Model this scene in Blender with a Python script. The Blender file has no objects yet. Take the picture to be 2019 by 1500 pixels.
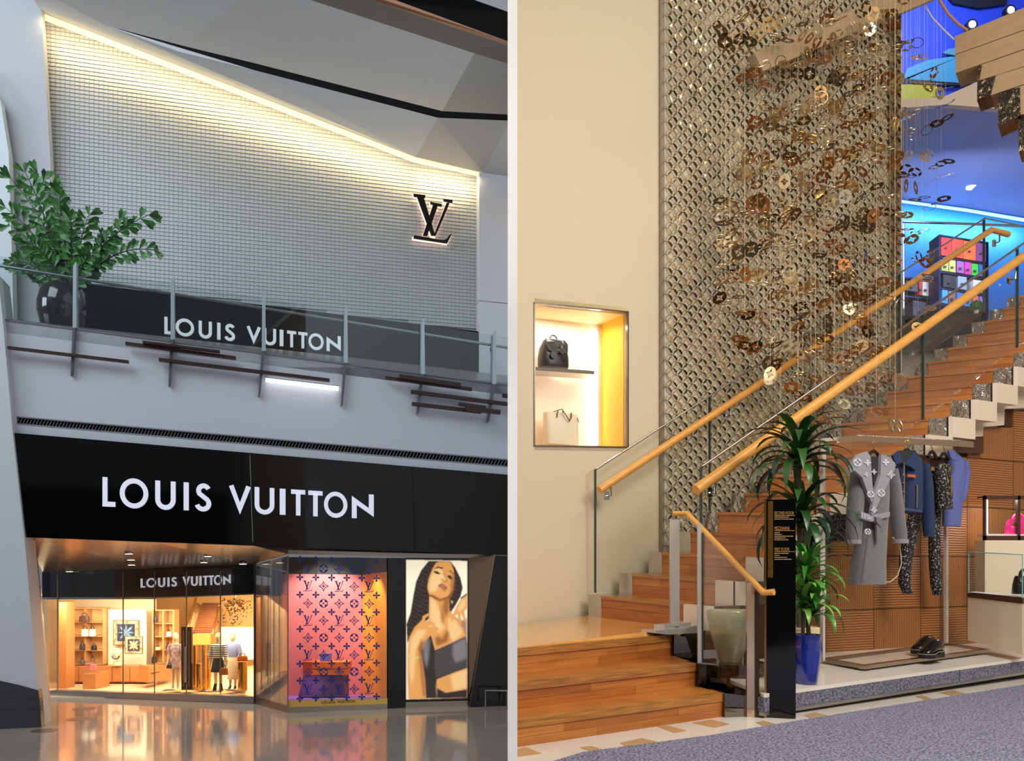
import bpy, math, random
from mathutils import Vector as Vec
random.seed(7)
sc = bpy.context.scene
C = sc.collection
# ---------------------------------------------------------------- camera
F, CX, HY, CZ = 1700.0, 1009.5, 1120.0, 1.2          # focal length and horizon in pixels of the 2019 x 1500 frame
cd = bpy.data.cameras.new('camera'); cam = bpy.data.objects.new('camera', cd); C.objects.link(cam)
cd.sensor_fit = 'HORIZONTAL'; cd.sensor_width = 36.0; cd.lens = 36.0 * F / 2019.0
cd.shift_y = (HY - 750.0) / 2019.0
cd.clip_start = 0.05; cd.clip_end = 200
cam.location = (0, 0, CZ); cam.rotation_euler = (math.pi / 2, 0, 0)
sc.camera = cam
# ---------------------------------------------------------------- world, large lights, exposure
w = bpy.data.worlds.new('world'); sc.world = w; w.use_nodes = True
w.node_tree.nodes['Background'].inputs[0].default_value = (0.80, 0.88, 1.0, 1)
w.node_tree.nodes['Background'].inputs[1].default_value = 0.2
sc.view_settings.view_transform = 'Standard'; sc.view_settings.look = 'None'
sc.view_settings.gamma = 1.0; sc.view_settings.use_curve_mapping = False
sc.view_settings.exposure = 0.0
sc.cycles.use_denoising = True
sc.cycles.sample_clamp_indirect = 6.0
sc.cycles.max_bounces = 10
sc.cycles.transparent_max_bounces = 16


def area(name, loc, target, sx, sy, power, col=(1, 1, 1), spread=180):
    l = bpy.data.lights.new(name, 'AREA'); l.shape = 'RECTANGLE'; l.size = sx; l.size_y = sy
    l.energy = power; l.color = col; l.spread = math.radians(spread)
    o = bpy.data.objects.new(name, l); C.objects.link(o); o.location = loc
    o.rotation_euler = (Vec(target) - Vec(loc)).to_track_quat('-Z', 'Y').to_euler()
    return o


def spot(name, loc, target, power, col, deg, blend=0.6, r=0.06):
    l = bpy.data.lights.new(name, 'SPOT'); l.energy = power; l.color = col
    l.spot_size = math.radians(deg); l.spot_blend = blend; l.shadow_soft_size = r
    o = bpy.data.objects.new(name, l); C.objects.link(o); o.location = loc
    o.rotation_euler = (Vec(target) - Vec(loc)).to_track_quat('-Z', 'Y').to_euler()
    return o


# mall side: a big skylight over the atrium (daylight), and an unseen side fill added for the ceilings
area('mall_skylight', (-17, 5, 21), (-9, 24, 6), 14, 10, 2700, (0.80, 0.90, 1.0))
area('mall_side_fill', (-30, 7, 13), (-6, 22, 14), 12, 8, 3000, (0.80, 0.90, 1.0))
# store side: ceiling light fields over the sales floor and the stair, then two added fills
area('store_ceiling_light', (3.8, 2.5, 7.6), (3.8, 8.5, 1.2), 5, 3, 235, (1.0, 0.93, 0.83))
area('stair_ceiling_light', (7.2, 5.4, 10.5), (3.4, 9.8, 4.2), 4, 2, 185, (1.0, 0.91, 0.78))
area('store_low_fill', (5.8, 3.6, 5.2), (4.6, 9.2, 0.6), 2.5, 2, 235, (1.0, 0.94, 0.86))  # unseen low fill added to brighten the store from the front
area('front_wall_fill', (6, -1.5, 10), (6, -1.5, 0), 5, 4, 380, (1.0, 0.94, 0.86))  # unseen fill added to brighten the front wall mirrored in the metals
# column of unseen spots added to whiten the end of the partition
for z_ in (0.7, 2.5, 4.3): spot('partition_fill_spot', (-2.2, 3.3, z_), (0.0, 5.2, z_ + .1), 84, (1, .99, .97), 66, .5, .05)


# ---------------------------------------------------------------- geometry helpers
def P(x, y, D):
    """pixel + distance -> point"""
    return Vec(((x - CX) / F * D, D, CZ + (HY - y) / F * D))


class VP:
    """vertical plane through two plan points"""
    def __init__(s, a, b):
        s.a = Vec((a[0], a[1])); s.d = (Vec((b[0], b[1])) - s.a).normalized()
        n = Vec((s.d[1], -s.d[0]))
        if n[1] > 0: n = -n
        s.n = Vec((n[0], n[1], 0)); s.t = Vec((s.d[0], s.d[1], 0))

    def D(s, x, off=0.0):
        k = (x - CX) / F; p = s.a + Vec((s.n[0], s.n[1])) * off
        return (p[0] * s.d[1] - p[1] * s.d[0]) / (k * s.d[1] - s.d[0])

    def hit(s, x, y, off=0.0):
        return P(x, y, s.D(x, off))


class GP:
    """any plane through three points"""
    def __init__(s, a, b, c):
        s.a = a; s.n = (b - a).cross(c - a).normalized()
        if s.n[2] < 0: s.n = -s.n

    def hit(s, x, y, off=0.0):
        r = Vec(((x - CX) / F, 1, (HY - y) / F)); o = Vec((0, 0, CZ))
        return o + r * ((s.a + s.n * off - o).dot(s.n) / r.dot(s.n))


def flat(D):
    return VP((-20, D), (20, D))


class MB:
    def __init__(s): s.V = []; s.Fc = []; s.mi = []

    def add(s, vs, fs, m=0):
        b = len(s.V); s.V += [Vec(v) for v in vs]
        for f in fs: s.Fc.append([b + i for i in f]); s.mi.append(m)
        return s

    def poly(s, pts, m=0): return s.add(pts, [list(range(len(pts)))], m)

    def prism(s, pts, vec, m=0):
        n = len(pts); v = Vec(vec)
        return s.add(list(pts) + [Vec(p) + v for p in pts],
                     [list(range(n)), list(range(2 * n - 1, n - 1, -1))] + [[i, (i + 1) % n + 0, (i + 1) % n + n, i + n][::-1] for i in range(n)], m)

    def box(s, c, sx, sy, sz, rz=0.0, m=0):
        """centre of the base, sizes, heading"""
        c = Vec(c); ux = Vec((math.cos(rz), math.sin(rz), 0)) * sx / 2; uy = Vec((-math.sin(rz), math.cos(rz), 0)) * sy / 2
        return s.prism([c - ux - uy, c + ux - uy, c + ux + uy, c - ux + uy], (0, 0, sz), m)

    def para(s, o, a, b, c, m=0):
        o = Vec(o); a = Vec(a); b = Vec(b); return s.prism([o, o + a, o + a + b, o + b], c, m)

    def tube(s, path, r, n=8, m=0, caps=True):
        path = [Vec(p) for p in path]; k = len(path)
        rs = r if isinstance(r, (list, tuple)) else [r] * k
        vs = []; up = None
        for i, p in enumerate(path):
            t = (path[min(i + 1, k - 1)] - path[max(i - 1, 0)]).normalized()
            if up is None: up = Vec((0, 0, 1)) if abs(t[2]) < .9 else Vec((1, 0, 0))
            a = (up - t * up.dot(t)).normalized(); b = t.cross(a); up = a
            for j in range(n):
                q = 2 * math.pi * (j + .5) / n
                vs.append(p + (a * math.cos(q) + b * math.sin(q)) * rs[i])
        fs = [[i * n + j, i * n + (j + 1) % n, (i + 1) * n + (j + 1) % n, (i + 1) * n + j] for i in range(k - 1) for j in range(n)]
        if caps: fs += [list(range(n))[::-1], [(k - 1) * n + j for j in range(n)]]
        return s.add(vs, fs, m)

    def loft(s, rows, n=14, m=0, rz=0.0, sq=1.0):
        """rows (x,y,z,rx,ry): horizontal ellipses (sq<1 squarer)"""
        vs = []; k = len(rows); cr, sr = math.cos(rz), math.sin(rz)
        for (x, y, z, rx, ry) in rows:
            for j in range(n):
                q = 2 * math.pi * j / n; c, d = math.cos(q), math.sin(q)
                c = math.copysign(abs(c) ** sq, c) * rx; d = math.copysign(abs(d) ** sq, d) * ry
                vs.append((x + c * cr - d * sr, y + c * sr + d * cr, z))
        fs = [[i * n + j, i * n + (j + 1) % n, (i + 1) * n + (j + 1) % n, (i + 1) * n + j] for i in range(k - 1) for j in range(n)]
        fs += [list(range(n))[::-1], [(k - 1) * n + j for j in range(n)]]
        return s.add(vs, fs, m)

    def lathe(s, c, prof, n=24, m=0):
        return s.loft([(c[0], c[1], c[2] + z, r, r) for r, z in prof], n, m)

    def ribbon(s, path, t, mp, d, closed=False, m=0):
        """2-D stroke of width t mapped by mp(u,v,w) and d thick"""
        n = len(path); pts = [Vec((p[0], p[1])) for p in path]; L = []
        for i in range(n):
            a = pts[(i - 1) % n] if (closed or i) else None
            b = pts[(i + 1) % n] if (closed or i < n - 1) else None
            d1 = (pts[i] - a).normalized() if a is not None else None
            d2 = (b - pts[i]).normalized() if b is not None else None
            if d1 is None: d1 = d2
            if d2 is None: d2 = d1
            n1 = Vec((-d1[1], d1[0])); n2 = Vec((-d2[1], d2[0])); mt = (n1 + n2)
            mt = mt.normalized() if mt.length > 1e-4 else n1
            k = min(2.6, 1 / max(.2, mt.dot(n1)))
            o = mt * (t / 2 * k)
            L.append((pts[i] + o, pts[i] - o))
        vs = []
        for a, b in L: vs += [mp(a[0], a[1], 0), mp(b[0], b[1], 0), mp(a[0], a[1], d), mp(b[0], b[1], d)]
        fs = []
        for i in range(n if closed else n - 1):
            e = i * 4; g = ((i + 1) % n) * 4
            fs += [[e, e + 1, g + 1, g], [e + 2, g + 2, g + 3, e + 3], [e, g, g + 2, e + 2], [e + 1, e + 3, g + 3, g + 1]]
        if not closed: fs += [[0, 2, 3, 1], [(n - 1) * 4 + k for k in (0, 1, 3, 2)]]
        return s.add(vs, fs, m)

    def px(s, pts, pl, thick=.02, off=0.0, m=0):
        """outline in pixels on a plane that stands in the scene; solid going back from it"""
        return s.prism([pl.hit(x, y, off) for x, y in pts], pl.n * -thick, m)

    def pbox(s, x0, y0, x1, y1, D, thick, m=0):
        return s.px([(x0, y0), (x1, y0), (x1, y1), (x0, y1)], flat(D), thick, 0, m)


def rootloc(o):
    v = Vec((0, 0, 0))
    while o is not None: v += o.location; o = o.parent
    return v


def mk(name, mb, mats, parent=None, smooth=False, kind=None):
    V = mb.V
    if parent is not None: org = rootloc(parent); loc = Vec((0, 0, 0))
    else:
        org = Vec((sum(v[0] for v in V) / len(V), sum(v[1] for v in V) / len(V), min(v[2] for v in V))); loc = org
    me = bpy.data.meshes.new(name)
    me.from_pydata([tuple(v - org) for v in V], [], mb.Fc)
    if not isinstance(mats, (list, tuple)): mats = [mats]
    for m in mats: me.materials.append(m)
    if len(mats) > 1: me.polygons.foreach_set('material_index', mb.mi)
    if smooth:
        me.polygons.foreach_set('use_smooth', [True] * len(me.polygons))
    me.validate(); me.update()
    import bmesh
    bm = bmesh.new(); bm.from_mesh(me); bmesh.ops.recalc_face_normals(bm, faces=bm.faces); bm.to_mesh(me); bm.free()
    if smooth:
        try: me.set_sharp_from_angle(angle=math.radians(50))
        except Exception: pass
    o = bpy.data.objects.new(name, me); C.objects.link(o); o.location = loc
    if parent is not None: o.parent = parent
    if kind: o['kind'] = kind
    return o


def tag(o, label, cat, group=None):
    o['label'] = label; o['category'] = cat
    if group: o['group'] = group
    return o


def thing(name, label, cat, loc, group=None):
    o = bpy.data.objects.new(name, None); C.objects.link(o); o.location = loc; o.empty_display_size = .1
    return tag(o, label, cat, group)


def struct(name, mb, mats, smooth=False): return mk(name, mb, mats, None, smooth, 'structure')


def dup(root, loc, rot=None, label=None):
    r = root.copy(); C.objects.link(r); r.location = loc
    if rot is not None: r.rotation_euler = rot
    if label: r['label'] = label
    for ch in list(root.children):
        c = ch.copy(); C.objects.link(c); c.parent = r
        for g in ch.children:
            d = g.copy(); C.objects.link(d); d.parent = c
    return r


# ---------------------------------------------------------------- materials
def lin(c): c /= 255.0; return c / 12.92 if c <= .04045 else ((c + .055) / 1.055) ** 2.4
def rgb(t): return (lin(t[0]), lin(t[1]), lin(t[2]), 1)


MATS = {}


def M(name, col=(200, 200, 200), rough=.5, metal=0.0, emit=0.0, spec=.5, var=None, bump=None, coat=0.0, sheen=0.0):
    if name in MATS: return MATS[name]
    m = bpy.data.materials.new(name); m.use_nodes = True; nt = m.node_tree; b = nt.nodes['Principled BSDF']
    b.inputs['Base Color'].default_value = rgb(col); b.inputs['Roughness'].default_value = rough
    b.inputs['Metallic'].default_value = metal; b.inputs['Specular IOR Level'].default_value = spec
    b.inputs['Coat Weight'].default_value = coat; b.inputs['Coat Roughness'].default_value = .05
    if sheen: b.inputs['Sheen Weight'].default_value = sheen
    if emit: b.inputs['Emission Color'].default_value = rgb(col); b.inputs['Emission Strength'].default_value = emit

    def noise(scale, detail=4.0):
        tc = nt.nodes.new('ShaderNodeTexCoord'); mp = nt.nodes.new('ShaderNodeMapping'); ns = nt.nodes.new('ShaderNodeTexNoise')
        mp.inputs['Scale'].default_value = scale if isinstance(scale, tuple) else (scale,) * 3
        ns.inputs['Scale'].default_value = 1.0; ns.inputs['Detail'].default_value = detail
        nt.links.new(tc.outputs['Object'], mp.inputs[0]); nt.links.new(mp.outputs[0], ns.inputs[0])
        return ns
    if var:
        ns = noise(var[0], var[3] if len(var) > 3 else 4.0); r = nt.nodes.new('ShaderNodeValToRGB')
        k = var[2] if len(var) > 2 else .25
        cc = var[4] if len(var) > 4 else .5; r.color_ramp.elements[0].position = cc - k; r.color_ramp.elements[1].position = cc + k
        r.color_ramp.elements[0].color = rgb(var[1]); r.color_ramp.elements[1].color = rgb(col)
        nt.links.new(ns.outputs[0], r.inputs[0]); nt.links.new(r.outputs[0], b.inputs['Base Color'])
    if bump:
        ns = noise(bump[0]); bp = nt.nodes.new('ShaderNodeBump'); bp.inputs['Strength'].default_value = bump[1]
        bp.inputs['Distance'].default_value = bump[2] if len(bump) > 2 else .02
        nt.links.new(ns.outputs[0], bp.inputs['Height']); nt.links.new(bp.outputs[0], b.inputs['Normal'])
    MATS[name] = m; return m


def glass(name, tint=(1, 1, 1), refl=.12, rough=0.0):
    if name in MATS: return MATS[name]
    m = bpy.data.materials.new(name); m.use_nodes = True; nt = m.node_tree; nt.nodes.clear()
    o = nt.nodes.new('ShaderNodeOutputMaterial'); mx = nt.nodes.new('ShaderNodeMixShader'); t = nt.nodes.new('ShaderNodeBsdfTransparent')
    g = nt.nodes.new('ShaderNodeBsdfGlossy'); lw = nt.nodes.new('ShaderNodeLayerWeight'); ma = nt.nodes.new('ShaderNodeMath')
    t.inputs[0].default_value = tint + (1,); g.inputs['Roughness'].default_value = rough; lw.inputs[0].default_value = .25
    ma.operation = 'MULTIPLY_ADD'; ma.inputs[1].default_value = min(.5, refl * 8); ma.inputs[2].default_value = refl; ma.use_clamp = True
    nt.links.new(lw.outputs['Fresnel'], ma.inputs[0]); nt.links.new(ma.outputs[0], mx.inputs[0])
    nt.links.new(t.outputs[0], mx.inputs[1]); nt.links.new(g.outputs[0], mx.inputs[2]); nt.links.new(mx.outputs[0], o.inputs[0])
    MATS[name] = m; return m


def wood(name, a, b, grain=(3, 3, 45), rough=.35, coat=.2):
    return M(name, a, rough, var=(grain, b, .22, 5.0), coat=coat, bump=(grain, .08, .004))


def lerp(a, b, t): return a + (b - a) * t


# ---------------------------------------------------------------- lettering (geometric sans capitals, drawn as strokes)
def arc(cx, cy, rx, ry, a0, a1, n=14):
    return [(cx + rx * math.cos(math.radians(lerp(a0, a1, i / n))), cy + ry * math.sin(math.radians(lerp(a0, a1, i / n)))) for i in range(n + 1)]


T_ = .17
GLY = {  # letter -> (width, [(path, closed)])
    'L': (.46, [([(.085, 1), (.085, .085), (.46, .085)], 0)]),
    'O': (1.04, [(arc(.52, .5, .435, .435, 0, 360, 32)[:-1], 1)]),
    'U': (.72, [([(.085, 1)] + arc(.36, .345, .275, .28, 180, 360, 14) + [(.635, 1)], 0)]),
    'I': (.17, [([(.085, 0), (.085, 1)], 0)]),
    'S': (.62, [(arc(.32, .735, .185, .185, 25, 215, 12) + arc(.29, .275, .215, .205, 52, -165, 14), 0)]),
    'V': (.76, [([(.07, 1), (.38, .16), (.69, 1)], 0)]),
    'T': (.54, [([(0, .915), (.54, .915)], 0), ([(.27, .9), (.27, 0)], 0)]),
    'N': (.78, [([(.085, 0), (.085, .72), (.695, .26), (.695, 1)], 0)]),
}
SPANS = [('L', 202, 227), ('O', 236, 292), ('U', 306, 346), ('I', 362, 372), ('S', 384, 418), ('V', 452, 494), ('U', 502, 541),
         ('I', 551.5, 563), ('T', 574, 602), ('T', 608, 636), ('O', 639, 685), ('N', 694, 737)]


def lettering(root, bl, br, tl, tr, pl, mat, depth=.06, off=.06, skip=()):
    """bl.. = pixels of baseline/cap line at the two ends; letters become parts of root"""
    for ch, x0, x1 in SPANS:
        u0 = (x0 - 202) / 535.0; u1 = (x1 - 202) / 535.0; wd, strokes = GLY[ch]
        b = MB()

        def q(u, v, w):
            uu = lerp(u0, u1, u / wd)
            x = lerp(bl[0], br[0], uu); y = lerp(lerp(bl[1], br[1], uu), lerp(tl[1], tr[1], uu), v)
            return pl.hit(x, y, off) - pl.n * w
        for path, cl in strokes: b.ribbon(path, T_, q, depth, bool(cl))
        mk('letter', b, mat, root)


def pxmap(cx, cy, s, pl, off, sk=0.0, asp=1.0):
    """unit square (v up) around a pixel, on a plane"""
    def q(u, v, w): return pl.hit(cx + u * s * asp, cy - v * s + sk * u * s * asp, off) - pl.n * w
    return q


LVPOLY = [  # two interlaced serif capitals, drawn in a 505 x 560 box
    [(45, 30), (133, 27), (280, 487), (230, 495)], [(258, 490), (285, 490), (465, 43), (425, 43)],
    [(0, 0), (155, -6), (150, 30), (5, 36)], [(385, 0), (505, 0), (500, 34), (387, 30)],
    [(250, 98), (315, 100), (175, 514), (120, 514)], [(215, 68), (367, 72), (360, 103), (220, 97)],
    [(5, 534), (20, 530), (175, 526), (330, 530), (395, 522), (430, 500), (455, 457), (490, 425), (495, 432), (435, 558), (0, 568)]]


def monogram(b, cx, cy, s, pl, off, d, sk=0.0, m=0):
    q = pxmap(cx, cy, s / 560.0, pl, off, sk)
    for p in LVPOLY:
        a = [q(x - 252, 284 - y, 0) for x, y in p]; b.prism(a, pl.n * -d, m)


def lens(cx, cy, ang, L, wd, n=5):
    o = []; c, s = math.cos(ang), math.sin(ang)
    for i in range(n + 1): t = i / n; o.append((t * L, wd * math.sin(math.pi * t)))
    for i in range(n - 1, 0, -1): t = i / n; o.append((t * L, -wd * math.sin(math.pi * t)))
    return [(cx + x * c - y * s, cy + x * s + y * c) for x, y in o]


def motif(b, kind, q, d, m=0):
    """flower, diamond or roundel drawn in the unit square"""
    def pr(pts): a = [q(x, y, 0) for x, y in pts]; v = q(0, 0, d) - q(0, 0, 0); b.prism(a, v, m)
    if kind == 'flower':
        for k in range(4): pr(lens(.0, .0, k * math.pi / 2, .5, .13))
    elif kind == 'diamond':
        pts = []
        for k in range(4):
            a0 = k * math.pi / 2; c0 = (.5 * math.cos(a0), .5 * math.sin(a0)); c1 = (.5 * math.cos(a0 + math.pi / 2), .5 * math.sin(a0 + math.pi / 2))
            for i in range(4):
                t = i / 4; bow = 1 - .32 * math.sin(math.pi * t)
                pts.append((lerp(c0[0], c1[0], t) * bow, lerp(c0[1], c1[1], t) * bow))
        b.ribbon(pts, .085, q, d, True, m)
        for k in range(4): pr(lens(0, 0, k * math.pi / 2, .2, .06))
    else:
        b.ribbon(arc(0, 0, .45, .45, 0, 360, 20)[:-1], .09, q, d, True, m)
        for k in range(4):
            a = math.pi / 4 + k * math.pi / 2
            pr([(.42 * math.cos(a), .42 * math.sin(a)), (.42 * math.cos(a + .5), .42 * math.sin(a + .5)), (.2 * math.cos(a), .2 * math.sin(a)), (.42 * math.cos(a - .5), .42 * math.sin(a - .5))])
        for k in range(4): pr(lens(0, 0, k * math.pi / 2, .14, .05))


def inside(x, y, poly):
    r = False; n = len(poly)
    for i in range(n):
        x0, y0 = poly[i]; x1, y1 = poly[(i + 1) % n]
        if (y0 > y) != (y1 > y) and x < (x1 - x0) * (y - y0) / (y1 - y0) + x0: r = not r
    return r
# ================================================================ MALL SIDE
ZL = -2.4                                             # mall floor level
def fl(x, y): D = (CZ - ZL) * F / (y - HY); return ((x - CX) / F * D, D)


VF = VP(fl(80, 1430), fl(925, 1393))                  # street front: fascia and slab edge
VW = VP((VF.a - Vec((VF.n[0], VF.n[1])) * 5.0), (VF.a - Vec((VF.n[0], VF.n[1])) * 5.0 + VF.d))   # upper wall, 5 m behind
VG = VP(fl(113, 1372), fl(501, 1387))                 # recessed shop glazing
VS = VP(fl(501, 1387), fl(568, 1405))                 # splayed side of the display case
VD = VP(fl(568, 1405), fl(764, 1397))                 # front of the display case
VB = VP(fl(764, 1397), fl(800, 1394.5))
VL = VP(fl(800, 1394.5), fl(925, 1391))               # lightbox
paint = M('pale_grey_paint', (194, 196, 202), .55, bump=(1.3, .03))
paint2 = M('white_ceiling_paint', (214, 215, 218), .6)
black_gl = M('black_glass_panel', (5, 5, 6), .07, spec=.35)
blackm = M('matt_black', (10, 10, 11), .6)
steel = M('brushed_steel', (170, 170, 172), .28, 1.0)
chrome = M('polished_chrome', (205, 205, 205), .06, 1.0)
bronze = M('satin_bronze_metal', (172, 150, 132), .3, 1.0)
lightlet = M('lit_letter_acrylic', (222, 222, 236), .4, emit=.42)
balu_glass = glass('balustrade_glass', (.90, .95, .95), .05)
shop_glass = glass('shop_glass', (.97, .98, .97), .025)

# floor: polished poured floor
b = MB().prism([(-40, 6, ZL), (-.03, 6, ZL), (-.03, 34, ZL), (-40, 34, ZL)], (0, 0, -.2))
floor_m = M('polished_terrazzo', (172, 158, 144), .1, spec=.6, var=(.35, (150, 138, 128), .3), coat=.35)
struct('floor', b, floor_m)
# added wall dividing the two halls and keeping their light apart
b = MB().prism([(-.026, 5.2, -2.6), (.032, 5.2, -2.6), (.032, 34, -2.6), (-.026, 34, -2.6)], (0, 0, 22))
struct('wall_added_partition', b, M('white_partition_paint', (250, 250, 250), .5))

# dark shopfronts on the far side of the atrium, behind the photographer
b = MB().prism([(-42, -9, ZL), (-.03, -9, ZL), (-.03, -9, 5.5), (-42, -9, 5.5)], (0, -.3, 0))
struct('wall_opposite', b, M('opposite_brown', (52, 44, 38), .6))
# slab edge above the fascia, with grille
b = MB()
b.px([(5, 629), (1005, 758), (1005, 906), (33, 821), (20, 820)], VF, .5)
b.px([(20, 820), (33, 821), (33, 836), (1005, 921), (1005, 936), (25, 853)], VF, .5)
struct('wall_slab_edge', b, paint)
g = thing('vent_grille', 'long narrow dark louvred vent set in the pale slab above the black fascia', 'vent', VF.hit(33, 836))
b = MB().px([(33, 821), (1005, 906), (1005, 921), (33, 836)], VF, .1, -.25)
mk('backing', b, M('dark_void', (16, 16, 17), .8), g)
b = MB()
for i in range(150):
    x = 36 + i * 6.45; y = 821 + (x - 33) * .08745
    b.px([(x + 1, y + 1), (x + 3.2, y + 1), (x - 3.5, y + 14), (x - 5.7, y + 14)], VF, .08, -.03)
mk('slats', b, M('grille_grey', (98, 98, 100), .5, .4), g, kind='stuff')
b = MB()
for q in ([(33, 820), (1005, 905), (1005, 907.3), (33, 822.3)], [(33, 834), (1005, 919), (1005, 921), (33, 836)]): b.px(q, VF, .06, .01)
mk('frame', b, M('grille_frame', (130, 131, 134), .5), g)
# front pillar, leaning
b = MB().px([(-60, 480), (-4, 540), (5, 627), (25, 852), (48, 1059), (81, 1433), (-60, 1437)], VF, .9, .22)
struct('wall_pillar', b, M('pillar_paint', (200, 203, 206), .5))
b = MB()
for q in ([(-60, 1326), (0, 1342), (40, 1351), (40, 1375), (-60, 1368)], [(40, 1351), (75.5, 1361), (78, 1378), (40, 1375)], [(-60, 1369), (40, 1376), (78, 1379), (79.5, 1400), (-60, 1396)], [(-60, 1397), (79.6, 1401), (82, 1434), (-60, 1439)]):
    b.px(q, VF, .3, .25)
struct('trim_pillar_base', b, M('dark_grey_stone', (62, 63, 67), .25))
# upper pillar by the textured wall
b = MB().px([(-60, -40), (80, -40), (82, 25), (103, 380), (114, 670), (-60, 670)], VW, .4, .5)
struct('wall_upper_pillar', b, paint)
b = MB().px([(-60, 120), (0, 195), (17, 300), (24, 520), (27, 670), (-60, 670)], VW, .4, 1.0)
struct('wall_upper_facet', b, M('cool_white_panel', (205, 216, 220), .4))
b = MB().px([(945, 340), (1006, 348), (1006, 598), (945, 592)], VW, .4, .4)
b.px([(945, 593.3), (1006, 599.5), (1006, 775), (945, 767)], VW, .4, .4)
struct('wall_upper_side', b, M('side_wall_paint', (214, 216, 222), .5))
# fascia
b = MB()
for q in ([(27, 853.2), (492, 893), (498, 1075.5), (50, 1059.1)], [(493, 893), (812, 920), (818, 1088), (499, 1075.6)], [(813, 920), (1005, 936), (1005, 1095), (976, 1093.7), (819, 1088)]):
    b.px(q, VF, .4, .1)
fa = mk('black_fascia', b, black_gl); tag(fa, 'glossy black fascia panels above the shop entrance', 'fascia')
sg = thing('fascia_sign', 'largest glowing white capital lettering, spelled across the glossy black fascia', 'sign', VF.hit(470, 1010, .1))
lettering(sg, (202, 998), (737, 1023), (202, 940), (737, 975), VF, lightlet, .06, .18)
# black wall at the far end + jambs
b = MB().px([(976, 1094.5), (1005, 1096), (1005, 1396), (926, 1392)], VF, .4, .1)
struct('wall_black_end', b, M('black_stone', (12, 12, 13), .12))
b = MB()
j = [VF.hit(48, 1059, .1), P(73, 1079, 22.4), P(101, 1394, 22.35), VF.hit(81, 1429, .1)]
b.prism(j, Vec((-.5, .1, 0)))
struct('trim_entrance_jamb', b, M('pinkish_satin_metal', (205, 176, 160), .35, .6))
b = MB().prism([VF.hit(975, 1094.5, .1), VF.hit(926, 1391, .1), VL.hit(925, 1391), VL.hit(924, 1100)], Vec((.35, .1, 0)))
struct('trim_splayed_jamb', b, M('bronze_jamb', (196, 158, 128), .3, .85))
# soffit
fr = [(48, 1059), (300, 1068.5), (501, 1076), (568, 1079), (764, 1086.5), (975, 1094.5)]
bk = [VG.hit(85, 1128), VG.hit(300, 1120), VG.hit(501, 1112), VD.hit(568, 1092), VD.hit(764, 1097), VL.hit(924, 1100)]
fv = [VF.hit(x, y, -.31) for x, y in fr]
b = MB()
for i in range(5): b.prism([fv[i], fv[i + 1], bk[i + 1], bk[i]], (0, 0, .1))
struct('ceiling_soffit', b, M('brushed_soffit_metal', (158, 140, 128), .22, .85))
dl = M('downlight_glow', (255, 244, 220), .5, emit=9.0)
for k, (x, y, t) in enumerate([(115, 1119, .93), (130, 1119, .93), (137, 1127, 1), (254, 1092, .45), (258, 1104, .68), (260, 1114, .88), (410, 1097, .6), (402, 1109, .85), (479, 1112, .92)]):
    # on the soffit: interpolate distance between front and back edge
    D = lerp(VF.D(x), VG.D(x), t) - .12
    p = P(x, y, D)
    o = thing('recessed_downlight', 'small recessed downlight glowing in the brushed metal soffit of the entrance', 'downlight', p, 'downlights in the entrance soffit')
    b = MB().lathe(p, [(.11, 0), (.11, .05)], 14); mk('rim', b, steel, o)
    b = MB().lathe(p - Vec((0, 0, .004)), [(.085, 0), (.085, .02)], 14); mk('lens', b, dl, o)

for x_ in (-11.2, -9.2, -7.2): spot('soffit_downlight', (x_, 22.6 - (x_ + 11) * .1, 1.0), (x_, 22.0, -2.4), 90, (1, .88, .68), 130, .8, .05)
# ---------------------------------------------------------------- ceiling planes of the atrium
def cpt(x, y, back): return P(x, y, VW.D(x) - back)


def cpoly(b, pts): b.poly([cpt(*p) for p in pts])


b = MB()
cpoly(b, [(40, -40, 3.2), (82, 24, .1), (205, 49, 2.0)])
cpoly(b, [(82, 24, .1), (820, 309, .1), (863, 232, 1.6), (500, 138, 1.9), (350, 101, 2.0), (205, 49, 2.0)])
struct('ceiling_lower_soffit', b, paint2)
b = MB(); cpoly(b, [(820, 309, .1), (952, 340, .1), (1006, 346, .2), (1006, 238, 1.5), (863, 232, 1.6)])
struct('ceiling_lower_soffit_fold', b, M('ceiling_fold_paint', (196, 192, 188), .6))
b = MB(); cpoly(b, [(40, -40, 3.2), (205, 49, 2.0), (360, 90, 2.3), (500, 124, 2.4), (872, 219, 2.2), (935, 105, 6.0), (612, 0, 6.5), (520, -40, 7.0)])
struct('ceiling_upper_soffit', b, paint2)
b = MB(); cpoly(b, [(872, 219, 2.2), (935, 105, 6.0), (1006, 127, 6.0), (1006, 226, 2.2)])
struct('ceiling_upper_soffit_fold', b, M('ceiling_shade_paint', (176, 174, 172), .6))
b = MB(); cpoly(b, [(200, 44, 1.5), (360, 88, 1.5), (500, 122, 1.5), (872, 217, 1.3), (1006, 224, 1.3), (1006, 240, 1.2), (863, 234, 1.2), (500, 140, 1.4), (350, 103, 1.5)])
struct('ceiling_slot', b, M('slot_black', (3, 3, 3), .9))
b = MB(); cpoly(b, [(520, -40, 7.1), (612, 0, 6.6), (935, 105, 6.1), (1006, 127, 6.0), (1006, 91, 7.0), (722, -3, 7.4), (640, -40, 7.6)])
struct('ceiling_beam', b, M('taupe_beam', (118, 112, 108), .6))
b = MB(); cpoly(b, [(640, -40, 7.5), (722, -3, 7.4), (1006, 91, 7.0), (1006, 83, 7.2), (745, -4, 7.6), (670, -40, 7.7)])
struct('trim_bronze_edge', b, M('bronze_edge', (190, 140, 110), .35, .8))
b = MB(); cpoly(b, [(670, -40, 7.0), (745, -4, 6.8), (1006, 84, 6.2), (1006, 25, 6.4), (925, -4, 6.8), (840, -40, 7.0)])
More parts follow.
